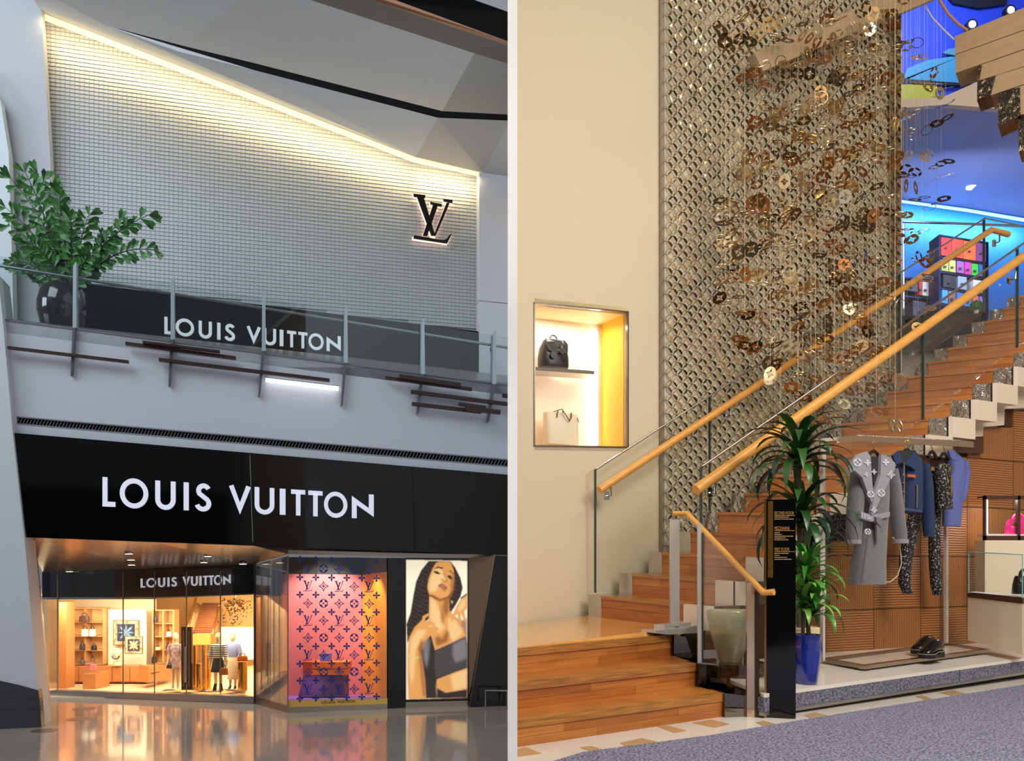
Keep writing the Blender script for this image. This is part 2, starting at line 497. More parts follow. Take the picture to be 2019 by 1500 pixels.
struct('ceiling_black_recess', b, M('slot_black', ()))
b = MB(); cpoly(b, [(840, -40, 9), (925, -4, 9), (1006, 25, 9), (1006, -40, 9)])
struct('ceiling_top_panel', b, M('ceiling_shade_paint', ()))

# ---------------------------------------------------------------- textured upper wall
WP = [(82, 36), (818, 320), (946, 347), (946, 655), (300, 577), (80, 552), (60, 300)]
b = MB().px([(60, 20), (82, 20), (820, 305), (950, 335), (950, 665), (60, 600)], VW, .3, -.02)
wt = mk('wall_textured', b, M('relief_wall_backing', (170, 174, 172), .6), kind='structure')
b = MB(); org = VW.hit(60, 660); tdir = VW.t; up = Vec((0, 0, 1)); PW, PH = .125, .112
for r in range(0, 110):
    for c in range(-4, 125):
        p = org + tdir * ((c + (r % 2) * .0) * PW) + up * (r * PH)
        sx = CX + F * p[0] / p[1]; sy = HY - F * (p[2] - CZ) / p[1]
        if not inside(sx, sy, WP): continue
        a = p; e = p + tdir * (PW * .93); sh = tdir * (PW * .22)
        lo = VW.n * .022; hi = VW.n * .003
        b.add([a + lo, e + lo, e + sh + hi + up * PH * .96, a + sh + hi + up * PH * .96, a, e], [[0, 1, 2, 3], [4, 5, 1, 0], [1, 5, 2], [0, 3, 4]])
mk('relief_scales', b, M('relief_wall_scale', (188, 193, 194), .4, .1), wt, kind='stuff')
# cove ledge lit by hidden warm lamps; the light on it imitated by emission
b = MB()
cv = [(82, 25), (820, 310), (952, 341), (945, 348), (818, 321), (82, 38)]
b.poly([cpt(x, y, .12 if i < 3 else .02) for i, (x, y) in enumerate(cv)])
cov = mk('cove_strip', b, M('painted_cove_glow', (255, 232, 170), .5, emit=1.25)); tag(cov, 'warm lit cove ledge, its lamplight given as own glow, along the slanted top of the textured wall', 'light')


def strip(name, a, bb, aim, wd, power, col):
    l = bpy.data.lights.new(name, 'AREA'); l.shape = 'RECTANGLE'; l.size = (bb - a).length; l.size_y = wd; l.energy = power; l.color = col
    o = bpy.data.objects.new(name, l); C.objects.link(o); o.location = (a + bb) / 2
    x = (bb - a).normalized(); z = -Vec(aim).normalized(); z = (z - x * z.dot(x)).normalized(); y = z.cross(x)
    from mathutils import Matrix
    o.rotation_euler = Matrix((x, y, z)).transposed().to_euler()


strip('cove_led', cpt(90, 34, .55), cpt(815, 318, .55), VW.n * -.8 + Vec((0, 0, -1)), .12, 145, (1.0, .74, .38))
strip('cove_led_end', cpt(825, 322, .5), cpt(940, 347, .5), VW.n * -.8 + Vec((0, 0, -1)), .12, 30, (1.0, .74, .38))
# backlit emblem on the textured wall
em = thing('wall_emblem', 'dark halo-lit emblem of two interlaced serif capitals on the textured wall', 'emblem', VW.hit(855, 480, .1))
b = MB(); q = pxmap(854, 432, 1.0, VW, .32, .172)
for k, nm in ((range(0, 4), 'letter'), (range(4, 7), 'letter')):
    b = MB()
    for i in k: b.prism([q((x - 252) * .1535, (284 - y) * .155, 0) for x, y in LVPOLY[i]], VW.n * -.06)
    mk(nm, b, M('emblem_dark_metal', (18, 14, 14), .3, .3), em)
b = MB(); q2 = pxmap(854, 433, 1.0, VW, .16, .172)
for i in range(7):
    p = LVPOLY[i]; cx = sum(a[0] for a in p) / len(p); cy = sum(a[1] for a in p) / len(p)
    b.prism([q2((cx + (x - cx) * 1.03 - 252) * .1535 - 1.5, (284 - (cy + (y - cy) * 1.06)) * .155 - 2.0, 0) for x, y in p], VW.n * -.05)
mk('halo_light', b, M('halo_glow', (255, 214, 196), .5, emit=1.3), em)

# ---------------------------------------------------------------- upper shopfront behind the balustrade
b = MB().px([(124, 554), (300, 575), (943, 653), (943, 790), (124, 707)], VW, .2, .35)
uf = mk('upper_fascia', b, M('upper_black_glass', (14, 15, 18), .1, spec=.2)); tag(uf, 'dark glazed upper shopfront band behind the glass balustrade', 'fascia')
sg = thing('upper_sign', 'white capital lettering on the dark upper shopfront behind the balustrade', 'sign', VW.hit(500, 690, .4))
lettering(sg, (324, 657.5), (672, 694), (324, 624), (672, 663), VW, M('upper_letter', (222, 224, 230), .4, emit=.45), .06, .5)
# slab top (walkway)
b = MB().prism([VF.hit(-80, 618), VF.hit(1006, 757), VW.hit(1006, 740), VW.hit(-80, 630)], (0, 0, -.3))
struct('floor_walkway', b, M('walkway_floor', (120, 120, 120), .3))
# balustrade
posts = [(147, 515, 646, 740, 141), (340, 545, 669, 761, 334), (520, 573, 692, 782, 511), (682, 602, 715, 800, 674), (834, 627, 737, 817, 824), (975, 650, 757, 833, 963)]
ba = thing('glass_balustrade', 'glass balustrade with slim steel fins along the upper walkway', 'balustrade', VF.hit(500, 690))
xs = [-40] + [p[0] for p in posts] + [1006]
gt = lambda x: 505 + x * .1605; gb = lambda x: 627 + x * .1305
for i in range(len(xs) - 1):
    x0, x1 = xs[i] + 4, xs[i + 1] - 4
    b = MB().px([(x0, gt(x0)), (x1, gt(x1)), (x1, gb(x1)), (x0, gb(x0))], VF, .02, -.12); mk('pane', b, balu_glass, ba)
fin = M('fin_pale_steel', (178, 190, 196), .35, .5); fin2 = M('fin_dark_steel', (98, 100, 106), .4, .5)
for x, y0, y1, y2, x2 in posts:
    b = MB().px([(x - 3, y0 + 9), (x + 3, y0), (x + 4, y1), (x - 4, y1)], VF, .22, .06); f = mk('post', b, fin, ba)
    b = MB().px([(x - 4, y1), (x + 2, y1), (x2 + 2, y2 - 3), (x2 - 2, y2)], VF, .12, .12); mk('bracket', b, fin2, f)
    b = MB().px([(x - 7, y0 + 34), (x - 4, y0 + 34), (x - 4, y0 + 42), (x - 7, y0 + 42)], VF, .1, -.2); mk('rail_clip', b, blackm, f)
b = MB().tube([VF.hit(x, 524 + x * .161, -.25) for x in (-40, 147, 340, 520, 682, 834, 1006)], .035, 10); mk('handrail', b, steel, ba, True)
b = MB().px([(-40, 622), (1006, 757), (1006, 760.5), (-40, 625.5)], VF, .3, .02); mk('base_rail', b, M('base_rail', (120, 122, 128), .4, .5), ba)
# timber bars on the slab
bar_m = wood('dark_brown_timber', (58, 24, 20), (34, 13, 12), (6, 6, 40), .45, 0)
bars = [(14, 681.5, 253, 710, 5, 'longest lone dark timber bar below the potted palm on the pale slab'),
        (247, 673, 465, 702, 6, 'dark timber bar topping the pair under the first white letters'),
        (281, 671, 433, 690, 4.5, 'short dark timber bar tucked above a longer one under the white letters'),
        (313, 705, 650, 746, 6, 'long dark timber bar just above the glowing white tube light'),
        (760, 741, 931, 764, 5.5, 'dark timber bar under a shorter thick one at the slab near the last fins'),
        (788, 737, 909, 755, 8, 'short thick dark timber bar highest of the crowded group beside the last fins'),
        (811, 768, 1004, 793, 6.5, 'long dark timber bar in the middle of the crowded group beside the last fins'),
        (813, 792, 949, 808, 6.5, 'lowest dark timber bar of the crowded group beside the last fins'),
        (906, 793, 958, 800, 5, 'smallest dark timber bar, sitting on top of the lowest pair'),
        (919, 800, 987, 808, 8, 'stubby thick dark timber bar crossing the last fin bracket'),
        (992, 775, 1006, 777, 7, 'cut-off end of a dark timber bar beside the added white partition')]
for i, (x0, y0, x1, y1, t, lab) in enumerate(bars):
    b = MB().px([(x0, y0), (x1, y1), (x1, y1 + t), (x0, y0 + t)], VF, .12, .25 + .125 * [0, 0, 1, 0, 0, 1, 0, 0, 1, 2, 0][i])
    tag(mk('timber_bar', b, bar_m), lab, 'timber bar', 'timber bars on the pale slab')
t = thing('tube_light', 'glowing white linear tube light fixed to the pale slab', 'light', VF.hit(595, 765, .2))
b = MB().px([(524, 744), (667.5, 761), (667.5, 768.5), (524, 751.5)], VF, .1, .2); mk('diffuser', b, M('tube_glow', (250, 252, 255), .5, emit=3.2), t)
b = MB().px([(523, 743), (668.5, 760), (668.5, 761.5), (523, 744.5)], VF, .14, .22); mk('housing', b, M('grey_housing', (120, 120, 124), .5), t)

# potted fishtail palm on the walkway
DPm = 21.6
pl = thing('potted_palm', 'fishtail palm in a dark round glazed pot behind the glass balustrade', 'plant', P(122, 660, DPm))
c0 = P(122, 662, DPm); R = 46 / F * DPm
b = MB().lathe(c0, [(R * .55, 0), (R * .8, R * .35), (R * .98, R * .95), (R, R * 1.35), (R * .9, R * 1.85), (R * .78, R * 2.05), (R * .7, R * 2.05), (R * .66, R * 1.9)], 28)
pt = mk('pot', b, M('dark_glazed_pot', (30, 26, 26), .12, coat=.5), pl, True)
b = MB().lathe(c0 + Vec((0, 0, R * 1.8)), [(R * .72, 0), (R * .7, R * .12)], 20); mk('soil', b, M('dark_soil', (40, 30, 22), .9), pt)
leafm = M('palm_leaf', (62, 124, 44), .45, var=(5, (20, 62, 26), .15)); leafd = M('palm_stem', (34, 44, 26), .6)
rnd = random.Random(3)
fronds = [((142, 600), (150, 470), (75, 345), 0.0), ((140, 600), (110, 450), (22, 352), .3), ((140, 600), (100, 440), (50, 340), -.5), ((142, 600), (100, 480), (12, 410), -.2), ((140, 600), (110, 500), (20, 445), .2),
          ((143, 600), (130, 430), (98, 352), .4), ((145, 600), (120, 430), (118, 385), -.6), ((146, 590), (180, 470), (292, 424), .2), ((147, 590), (200, 480), (302, 492), -.3), ((147, 590), (170, 500), (235, 440), .5),
          ((142, 600), (80, 510), (25, 515), 0.), ((142, 600), (90, 540), (45, 520), .5), ((144, 600), (150, 480), (175, 425), .4), ((144, 600), (140, 490), (140, 430), -.6), ((146, 600), (170, 520), (215, 480), .4), ((142, 600), (100, 500), (60, 480), -.5),
          ((144, 600), (130, 520), (100, 470), .6), ((144, 600), (150, 530), (180, 500), -.5), ((142, 600), (110, 520), (75, 500), .2), ((143, 600), (128, 500), (118, 440), .1)]
for a, m, e, dd in fronds:
    b = MB(); pts = []
    for i in range(15):
        s = i / 14; x = (1 - s) ** 2 * a[0] + 2 * s * (1 - s) * m[0] + s * s * e[0]; y = (1 - s) ** 2 * a[1] + 2 * s * (1 - s) * m[1] + s * s * e[1]
        pts.append(P(x, y, DPm + dd * s))
    b.tube(pts, [.035 * (1 - .8 * i / 14) for i in range(15)], 5, 1)
    for i in range(4, 15):
        dirv = (pts[i] - pts[i - 1]).normalized()
        for sd in (-1, 1):
            side = Vec((-dirv[2], 0, dirv[0])) * sd
            ax = (dirv * (.55 + .3 * rnd.random()) + side * (.8 if i < 14 else .25) + Vec((0, rnd.uniform(-.5, .5), -.22))).normalized()
            L = .29 * rnd.uniform(.8, 1.35); wv = ax.cross(Vec((0, 1, .3))).normalized() * L * .28
            p = pts[i]; q1 = p + ax * L * .75; tip = p + ax * L; fz = Vec((0, .02, 0))
            b.add([p, q1 - wv, tip - wv * .8, p + ax * L * .88 + fz, tip + wv * .55, q1 + wv, p + ax * L * .5 + fz], [[0, 1, 6], [0, 6, 5], [1, 2, 3, 6], [6, 3, 4, 5]], 0)
    mk('frond', b, [leafm, leafd], pl)
b = MB().tube([P(142, 640, DPm), P(143, 590, DPm), P(146, 555, DPm)], .05, 8); mk('stem', b, leafd, pl)
# ================================================================ SHOP BEHIND THE GLASS (mall side)
cream = M('shop_cream', (232, 208, 168), .6); honey = wood('honey_veneer', (210, 156, 96), (192, 134, 76), (3, 3, 30), .4)
niche_m = M('shelf_lining', (240, 200, 130), .6); woodc = wood('cabinet_wood', (190, 124, 66), (168, 104, 52), (3, 3, 28), .4)
gold = M('polished_gold', (226, 178, 92), .12, 1.0); dkbr = M('dark_bronze', (58, 44, 32), .25, .8)
# room shell
zf = ZL + .02
b = MB().prism([(-16, 24.6, ZL), (-6.5, 23.2, ZL), (-5.2, 33, ZL), (-19, 33, ZL)], (0, 0, .02)); struct('floor_shop', b, M('shop_floor', (226, 196, 150), .25))
b = MB().pbox(60, 1170, 305, 1352, 27.6, .15); struct('wall_shop_back', b, cream)
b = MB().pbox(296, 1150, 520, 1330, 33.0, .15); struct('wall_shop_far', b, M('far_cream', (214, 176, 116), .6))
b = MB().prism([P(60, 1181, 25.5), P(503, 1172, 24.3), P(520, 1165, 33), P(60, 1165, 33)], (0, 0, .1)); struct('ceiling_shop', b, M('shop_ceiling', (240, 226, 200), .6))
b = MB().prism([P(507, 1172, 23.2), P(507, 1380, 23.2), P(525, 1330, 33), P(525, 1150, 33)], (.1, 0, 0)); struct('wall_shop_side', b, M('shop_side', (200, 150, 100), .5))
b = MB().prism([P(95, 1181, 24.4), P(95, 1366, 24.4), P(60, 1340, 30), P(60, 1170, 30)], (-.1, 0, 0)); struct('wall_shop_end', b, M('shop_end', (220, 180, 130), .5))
area('shop_ceiling_light', (-11.2, 25.6, .12), (-11.3, 26.6, -2), 6.5, 1.6, 420, (1, .89, .69))
area('shop_window_light', (-8.6, 24.3, .1), (-8.6, 25.0, -2), 3, .5, 110, (1, .88, .68))
area('shop_far_light', (-9.6, 30, 0.0), (-9.6, 30.5, -2), 3, 2.5, 240, (1, .84, .58))
# black header behind the glass, with sign
b = MB().px([(83, 1128), (304, 1119), (304, 1178), (83, 1178)], VG, .25, -.3); b.px([(304, 1119), (503, 1111), (503, 1170), (304, 1178)], VG, .25, -.3)
hd = mk('entrance_header', b, M('header_black', (12, 12, 14), .2)); tag(hd, 'black header band over the entrance doors behind the glass', 'header')
sg = thing('entrance_sign', 'small glowing white capital lettering over the glass entrance doors', 'sign', VG.hit(365, 1160, -.25))
lettering(sg, (277, 1158.5), (454, 1152), (277, 1140.5), (454, 1132.5), VG, lightlet, .03, -.2)
b = MB().px([(83, 1177.5), (304, 1177), (304, 1181), (83, 1181.5)], VG, .1, -.02); b.px([(304, 1177), (503, 1170), (503, 1172), (304, 1179.5)], VG, .1, -.02)
struct('trim_glass_head', b, steel)
# glazing
wn = MB().px([(97, 1361.5), (113, 1361), (304, 1367), (501, 1373), (501, 1387), (304, 1379.5), (113, 1372.5), (97, 1373)], VG, .25, .03)
win = struct('window_1', wn, steel)
for x0, x1 in ((98, 113), (113, 242), (242, 304), (304, 367), (367, 434), (434, 500)):
    s = lambda x: 1361 + (x - 113) * .031
    b = MB().px([(x0 + .5, 1122), (x1 - .5, 1120), (x1 - .5, s(x1)), (x0 + .5, s(x0))], VG, .015, 0); mk('pane', b, shop_glass, win)
for x in (113, 242, 304, 367, 434):
    b = MB().px([(x - .6, 1126), (x + .6, 1126), (x + .6, 1368), (x - .6, 1366)], VG, .03, .02); mk('joint', b, M('joint_grey', (110, 100, 90), .4), win)
b = MB().px([(500, 1111), (505, 1111), (505, 1387), (500, 1386)], VG, .1, .05); mk('mullion', b, blackm, win)
for x in (163, 365, 400):
    b = MB().tube([VG.hit(x, 1275, .06), VG.hit(x, 1345, .06)], .02, 6) if x != 163 else None
    if b: mk('door_pull', b, steel, win)

# --- shelving units
def shelf_unit(label, x0, y0, x1, y1, cols, rows, D, dep=.4):
    o = thing('shelving_unit', label, 'shelves', P((x0 + x1) / 2, y1, D))
    b = MB().pbox(x0, y0, x1, y1, D + dep, .04); mk('back_panel', b, niche_m, o)
    for c in range(cols + 1):
        x = lerp(x0, x1, c / cols); b = MB().pbox(x - 1.6, y0, x + 1.6, y1, D, dep); mk('upright', b, honey, o)
    for r in range(rows + 1):
        y = lerp(y0, y1, r / rows); b = MB().pbox(x0, y - 1.2, x1, y + 1.2, D + .03, dep); mk('shelf', b, honey, o)
    return o


shelf_unit('lit honey-wood shelving with bags beside the plain wood pilaster', 131, 1199, 204, 1309, 2, 4, 26.9)
shelf_unit('lit honey-wood shelving past the framed scarves', 301, 1203, 342, 1307, 2, 4, 27.2)
b = MB().pbox(116, 1187, 130.5, 1362, 25.6, .5); tag(mk('wood_pilaster', b, wood('pilaster_veneer', (190, 124, 66), (176, 110, 56), (30, 30, 3), .4)), 'plain honey-wood pilaster just inside the shop glass', 'pilaster')
cb = thing('low_cabinet', 'long low wooden cabinet under the lit shelving and framed scarves', 'cabinet', P(200, 1347, 26.6))
b = MB().pbox(131, 1313, 289, 1345, 26.65, .6); mk('body', b, woodc, cb)
for x0, x1 in ((131, 154), (156, 186), (188, 220), (222, 255), (257, 288)):
    b = MB().pbox(x0, 1314, x1, 1343, 26.62, .03); mk('door', b, woodc, cb)
b = MB().pbox(131, 1345, 288, 1350, 26.75, .4); mk('plinth', b, dkbr, cb)
cb = thing('low_cabinet', 'wooden drawer cabinet running back under the far shelving', 'cabinet', P(320, 1345, 27))
b = MB().prism([P(292, 1346, 25.6), P(341, 1334, 27.1), P(341, 1311, 27.1), P(292, 1313, 25.6)], (-.4, .3, 0)); mk('body', b, woodc, cb)
b = MB().prism([P(298, 1326.5, 25.75), P(339, 1319, 27.2), P(339, 1320, 27.2), P(298, 1328, 25.75)], (.02, -.02, 0)); mk('drawer_gap', b, dkbr, cb)
vt = thing('display_table', 'wooden display table with a glass top case inside the shop window', 'table', P(190, 1358, 25.6))
b = MB().prism([P(163, 1329, 25.5), P(188, 1329, 25.5), P(216, 1322, 26.2), P(191, 1322, 26.2)], Vec((0, 0, -(30 / F * 25.5)))); mk('body', b, woodc, vt)
b = MB().prism([P(165, 1328, 25.5), P(188, 1328, 25.5), P(213, 1321, 26.2), P(192, 1321, 26.2)], Vec((0, 0, .3))); mk('glass_case', b, shop_glass, vt)
b = MB().box(P(184, 1320.5, 25.8), .16, .1, .17); tag(mk('handbag', b, M('pink_leather', (206, 120, 130), .4)), 'small pink bag inside the glass top case of the display table', 'bag')
# framed panel with scarves
b = MB().pbox(213, 1201, 288, 1310, 27.1, .05); m = mk('scarf_backdrop', b, M('pale_panel', (244, 226, 196), .6)); tag(m, 'pale lit wall panel carrying the two printed scarves', 'panel')
area('panel_wash', tuple(P(250, 1203, 26.9)), tuple(P(250, 1260, 27.1)), 1.1, .06, 3, (1, .85, .6))


def scarf(name, label, x0, y0, x1, y1, D, butterfly):
    o = thing(name, label, 'scarf', P((x0 + x1) / 2, y1, D)); pl_ = flat(D)
    b = MB().pbox(x0, y0, x1, y1, D, .04); mk('border', b, M('scarf_edge', (120, 92, 70), .6), o)
    w_, h_ = x1 - x0, y1 - y0; cx, cy = (x0 + x1) / 2, (y0 + y1) / 2
    b = MB().pbox(x0 + 1.5, y0 + 1.5, x1 - 1.5, y1 - 1.5, D - .005, .01); mk('ground', b, M('scarf_peach', (236, 196, 150), .7, var=(9, (150, 104, 76), .12)), o)
    b = MB().pbox(x0 + w_ * .16, y0 + h_ * .16, x1 - w_ * .16, y1 - h_ * .16, D - .01, .01); mk('field', b, M('scarf_navy', (52, 62, 88), .7, var=(7, (24, 28, 44), .1)), o)
    b = MB(); q = pxmap(cx, cy, w_ * .62, pl_, .02)
    for k in range(4):
        a = math.pi / 4 + k * math.pi / 2
        b.prism([q(x, y, 0) for x, y in lens(0, 0, a, .55, .12 if butterfly else .08)], (0, .005, 0))
        b.prism([q(x, y, 0) for x, y in lens(0, 0, a + math.pi / 4, .5, .05)], (0, .005, 0))
    mk('print', b, M('scarf_petal', (224, 160, 120) if butterfly else (120, 150, 178), .7) if butterfly else M('scarf_petal_blue', (110, 142, 172), .7), o)


scarf('printed_scarf', 'larger framed scarf print with a dark blue field', 223, 1222, 274, 1272, 26.95, False)
scarf('printed_scarf', 'smaller framed scarf print with a butterfly-like flower', 246, 1254, 281, 1289, 26.6, True)
bu = thing('bust_stand', 'pale neck bust wearing a draped necklace beside the scarves', 'bust', P(231, 1311, 26.6))
c = P(231, 1311, 26.6)
b = MB().loft([(c[0], c[1], c[2] + z, rx, ry) for z, rx, ry in ((0, .13, .1), (.1, .12, .1), (.101, .03, .03), (.16, .04, .04), (.3, .13, .08), (.42, .15, .09), (.46, .07, .06), (.52, .06, .05))], 12)
mk('body', b, M('bust_cream', (224, 190, 160), .6), bu, True)
b = MB().tube([c + Vec((.11 * math.cos(a), -.1, .3 + .1 * math.sin(a))) for a in [math.pi + i * math.pi / 10 for i in range(11)]], .02, 6); mk('necklace', b, M('dark_necklace', (60, 40, 40), .4), bu)
# bags on the shelves
def handbag(label, x0, y0, x1, y1, D, col, group=None):
    c = P((x0 + x1) / 2, y1, D); w_ = (x1 - x0) / F * D; h_ = (y1 - y0) / F * D
    o = thing('handbag', label, 'bag', c, group)
    b = MB().loft([(c[0], c[1], c[2] + h_ * k, w_ / 2 * s, .07 * s + .01) for k, s in ((0, .96), (.05, 1), (.4, .97), (.62, .84), (.64, .6))], 16, sq=.45)
    mk('body', b, M('bag_%d_%d_%d' % col, col, .4), o, True)
    b = MB().tube([c + Vec((w_ * .26 * math.cos(a), 0, h_ * (.62 + .34 * math.sin(a)))) for a in [i * math.pi / 8 for i in range(9)]], .012, 6); mk('handle', b, M('bag_dark', (40, 28, 24), .4), o)
    return o


handbag('dark bag on the top shelf beside the pilaster', 157, 1207, 176, 1226, 26.75, (88, 60, 52))
for lab, x, y, w_, h_, col in [('white bag with dark trim on the second shelf beside the pilaster', 161, 1254, 14, 22, (226, 220, 206)), ('pale upright bag next to the trimmed one on the second shelf', 177, 1254, 11, 22, (238, 230, 214)),
                               ('black and white bag on the third shelf beside the pilaster', 158, 1281, 9, 18, (60, 54, 56)), ('small black bag alone in the third shelf corner', 181, 1281, 9, 14, (34, 34, 40)), ('small black shoe-shaped bag at the pilaster edge of the third shelf', 134, 1281, 9, 20, (50, 44, 46)),
                               ('grey bag on the bottom shelf next to the pilaster', 134, 1308, 7, 14, (92, 86, 84)), ('small grey bag on the bottom shelf of the same unit', 159, 1308, 7, 12, (96, 92, 96)), ('brown bag on the bottom shelf near its end', 179, 1308, 7, 16, (130, 86, 60)),
                               ('dark bag on the top shelf past the scarves', 303, 1227, 7, 18, (70, 66, 70)), ('white shoe-like bag on the second far shelf', 329, 1254, 8, 14, (230, 222, 210)), ('dark bottle-shaped bag on the third far shelf', 328, 1281, 6, 15, (36, 36, 46)),
                               ('black bag standing on the bottom far shelf', 300, 1306, 8, 18, (44, 40, 44)), ('striped small bag low on the far shelving', 328, 1306, 6, 13, (80, 70, 66)), ('pale bag on the third far shelf', 307, 1281, 9, 9, (214, 190, 150))]:
    handbag(lab, x, y - h_, x + w_, y, 26.8 if x < 200 else 27.1, col, 'bags on the lit shelves')

# --- stair seen through the doors, gold cylinders and dark posts
st = thing('inner_staircase', 'brown staircase rising at the back of the shop seen through the doors', 'stairs', P(410, 1275, 30))
n = 14
for i in range(n):
    s = i / (n - 1); y0 = lerp(1255, 1194, s); xl = lerp(379, 398, s); xr = lerp(422, 429, s); D = lerp(29.0, 32.6, s)
    b = MB().px([(xl, y0 - 5.2), (xr, y0 - 5.2), (xr, y0), (xl, y0)], flat(D), .3); mk('step', b, wood('inner_step_%d' % (i % 2), (142 - 10 * (i % 2), 86 - 8 * (i % 2), 42), (120, 70, 32), (3, 3, 30), .4), st)
b = MB().tube([P(371, 1236, 28.6), P(386, 1179, 32)], .05, 8); mk('handrail', b, gold, st)
b = MB().tube([P(416, 1262, 28.6), P(432, 1200, 32)], .05, 8); mk('handrail', b, gold, st)
b = MB().prism([P(371, 1240, 28.8), P(379, 1255, 29), P(396, 1193, 32.5), P(384, 1186, 32.4)], (0, .03, 0)); mk('side_mesh', b, M('stair_side_beige', (176, 140, 92), .5, var=(9, (110, 80, 46), .1)), st)
b = MB().pbox(378, 1250, 415, 1271, 27.6, .5); tag(mk('gold_plinth', b, M('glowing_wood_box', (206, 150, 70), .3)), 'square honey-wood box in front of the inner staircase', 'plinth')
for x0, x1, y0 in ((357.5, 366, 1235), (368.5, 377, 1236)):
    o = thing('bronze_post', 'tall dark bronze framed post inside the entrance', 'post', P((x0 + x1) / 2, 1360, 24.6), 'bronze posts at the entrance')
    b = MB().pbox(x0, y0, x1, 1360, 24.6, .12); mk('frame', b, dkbr, o)
    b = MB().pbox(x0 + 2.4, y0 + 8, x1 - 2.4, 1353, 24.58, .04); mk('mirror_inlay', b, M('smoke_mirror', (150, 120, 90), .1, 1.0), o)
for x, y0, y1, D, lab in [(384, 1272, 1357, 25.2, 'shorter'), (392, 1308, 1360, 24.9, 'x'), (402, 1272, 1358, 25.4, 'x'), (410, 1290, 1357, 25.6, 'x')]:
    c = P(x, y1, D); h_ = (y1 - y0) / F * D
    b = MB().lathe(c, [(.085, 0), (.085, h_)], 20)
    tag(mk('gold_cylinder', b, gold, smooth=True), 'polished gold cylinder plinth clustered behind the bronze posts', 'plinth', 'gold cylinders behind the bronze posts')
c = P(478, 1360, 24.6); b = MB().lathe(c, [(.135, 0), (.135, 56 / F * 24.6)], 24); tag(mk('gold_cylinder', b, gold, smooth=True), 'single gold cylinder plinth beside the mannequin in the long skirt', 'plinth')
handbag('tan handbag on the single gold cylinder', 468, 1287, 488, 1303, 24.6, (176, 84, 30))
b = MB().prism([(x, y, zf + .005) for x, y in [(-10.2, 24.3), (-7.5, 23.9), (-7.8, 25.4), (-10.2, 25.6)]], (0, 0, .01)); tag(mk('patterned_rug', b, M('rug_pattern', (214, 160, 96), .8, var=(2.2, (52, 36, 24), .04))), 'brown and cream swirl-patterned rug under the mannequins', 'rug')
# mannequins
skin = M('mannequin_cream', (232, 200, 158), .45)


def mannequin(label, px_, yf, yh, D, pose):
    c = P(px_, yf, D); k = (yf - yh) / F * D / 1.78
    o = thing('mannequin', label, 'mannequin', c, 'mannequins in the entrance')
    def L(rows, mat, nm, n_=14): b = MB().loft([(c[0] + x * k, c[1] + y * k, c[2] + z * k, rx * k, ry * k) for x, y, z, rx, ry in rows], n_); return mk(nm, b, mat, o, True)
    b = MB()
    def A(rows): b.loft([(c[0] + x * k, c[1] + y * k, c[2] + z * k, rx * k, ry * k) for x, y, z, rx, ry in rows], 12)
    A([(0, 0, .84, .13, .1), (0, 0, 1.05, .11, .085), (0, 0, 1.25, .15, .1), (0, 0, 1.4, .16, .085), (0, 0, 1.455, .07, .06), (0, 0, 1.52, .052, .055), (0, -.015, 1.56, .06, .07), (0, -.01, 1.65, .078, .092), (0, 0, 1.73, .068, .085), (0, 0, 1.78, .03, .04)])
    for s in (-1, 1):
        A([(s * .08 + s * pose * .04, -.06 * s * pose, .03, .04, .09), (s * .08, 0, .1, .035, .045), (s * .08, .01, .3, .05, .055), (s * .078, 0, .48, .05, .055), (s * .075, 0, .7, .075, .08), (s * .07, 0, .9, .09, .09)])
        A([(s * .24, -.08, .72, .025, .035), (s * .235, -.06, .82, .026, .03), (s * .22, 0, 1.08, .038, .04), (s * .19, 0, 1.3, .045, .05), (s * .165, 0, 1.41, .045, .05)])
    mk('body', b, skin, o, True)
    return o, L


def hair(o, L, mat):
    L([(0, .03, 1.55, .07, .06), (0, .025, 1.66, .088, .09), (0, .015, 1.75, .078, .09), (0, .01, 1.795, .03, .04)], mat, 'hair')


blond = M('pale_blond', (236, 206, 150), .6)
o, L = mannequin('mannequin in a dusty pink patterned short dress', 346, 1358.5, 1248, 24.9, .2); hair(o, L, blond)
L([(0, 0, .66, .19, .15), (0, 0, .95, .15, .12), (0, 0, 1.08, .125, .1), (0, 0, 1.28, .175, .12), (0, 0, 1.42, .15, .1), (0, 0, 1.46, .08, .07)], M('dusty_dress', (172, 132, 124), .8, var=(12, (206, 176, 168), .08)), 'dress')
for s in (-1, 1): L([(s * .225, 0, 1.16, .06, .06), (s * .2, 0, 1.32, .065, .07), (s * .165, 0, 1.42, .06, .06)], M('dusty_dress', ()), 'sleeve', 10)
handbag('small dark bag held by the mannequin in pink', 329, 1306, 339, 1317, 24.8, (60, 44, 42))
o, L = mannequin('mannequin in a striped top and black skirt', 430, 1361, 1248, 24.3, .8); hair(o, L, M('gold_blond', (230, 190, 110), .6))
ms = M('striped_knit', (240, 228, 200), .8)
nt = ms.node_tree; tc = nt.nodes.new('ShaderNodeTexCoord'); wv = nt.nodes.new('ShaderNodeTexWave'); wv.bands_direction = 'Z'; wv.inputs['Scale'].default_value = 5.2; cr = nt.nodes.new('ShaderNodeValToRGB')
cr.color_ramp.interpolation = 'CONSTANT'; cr.color_ramp.elements[0].color = rgb((36, 30, 30)); cr.color_ramp.elements[1].color = rgb((242, 230, 204)); cr.color_ramp.elements[1].position = .36
nt.links.new(tc.outputs['Object'], wv.inputs[0]); nt.links.new(wv.outputs[0], cr.inputs[0]); nt.links.new(cr.outputs[0], nt.nodes['Principled BSDF'].inputs['Base Color'])
L([(0, 0, 1.02, .15, .115), (0, 0, 1.2, .165, .12), (0, 0, 1.38, .18, .115), (0, 0, 1.44, .14, .1), (0, 0, 1.47, .08, .07)], ms, 'top')
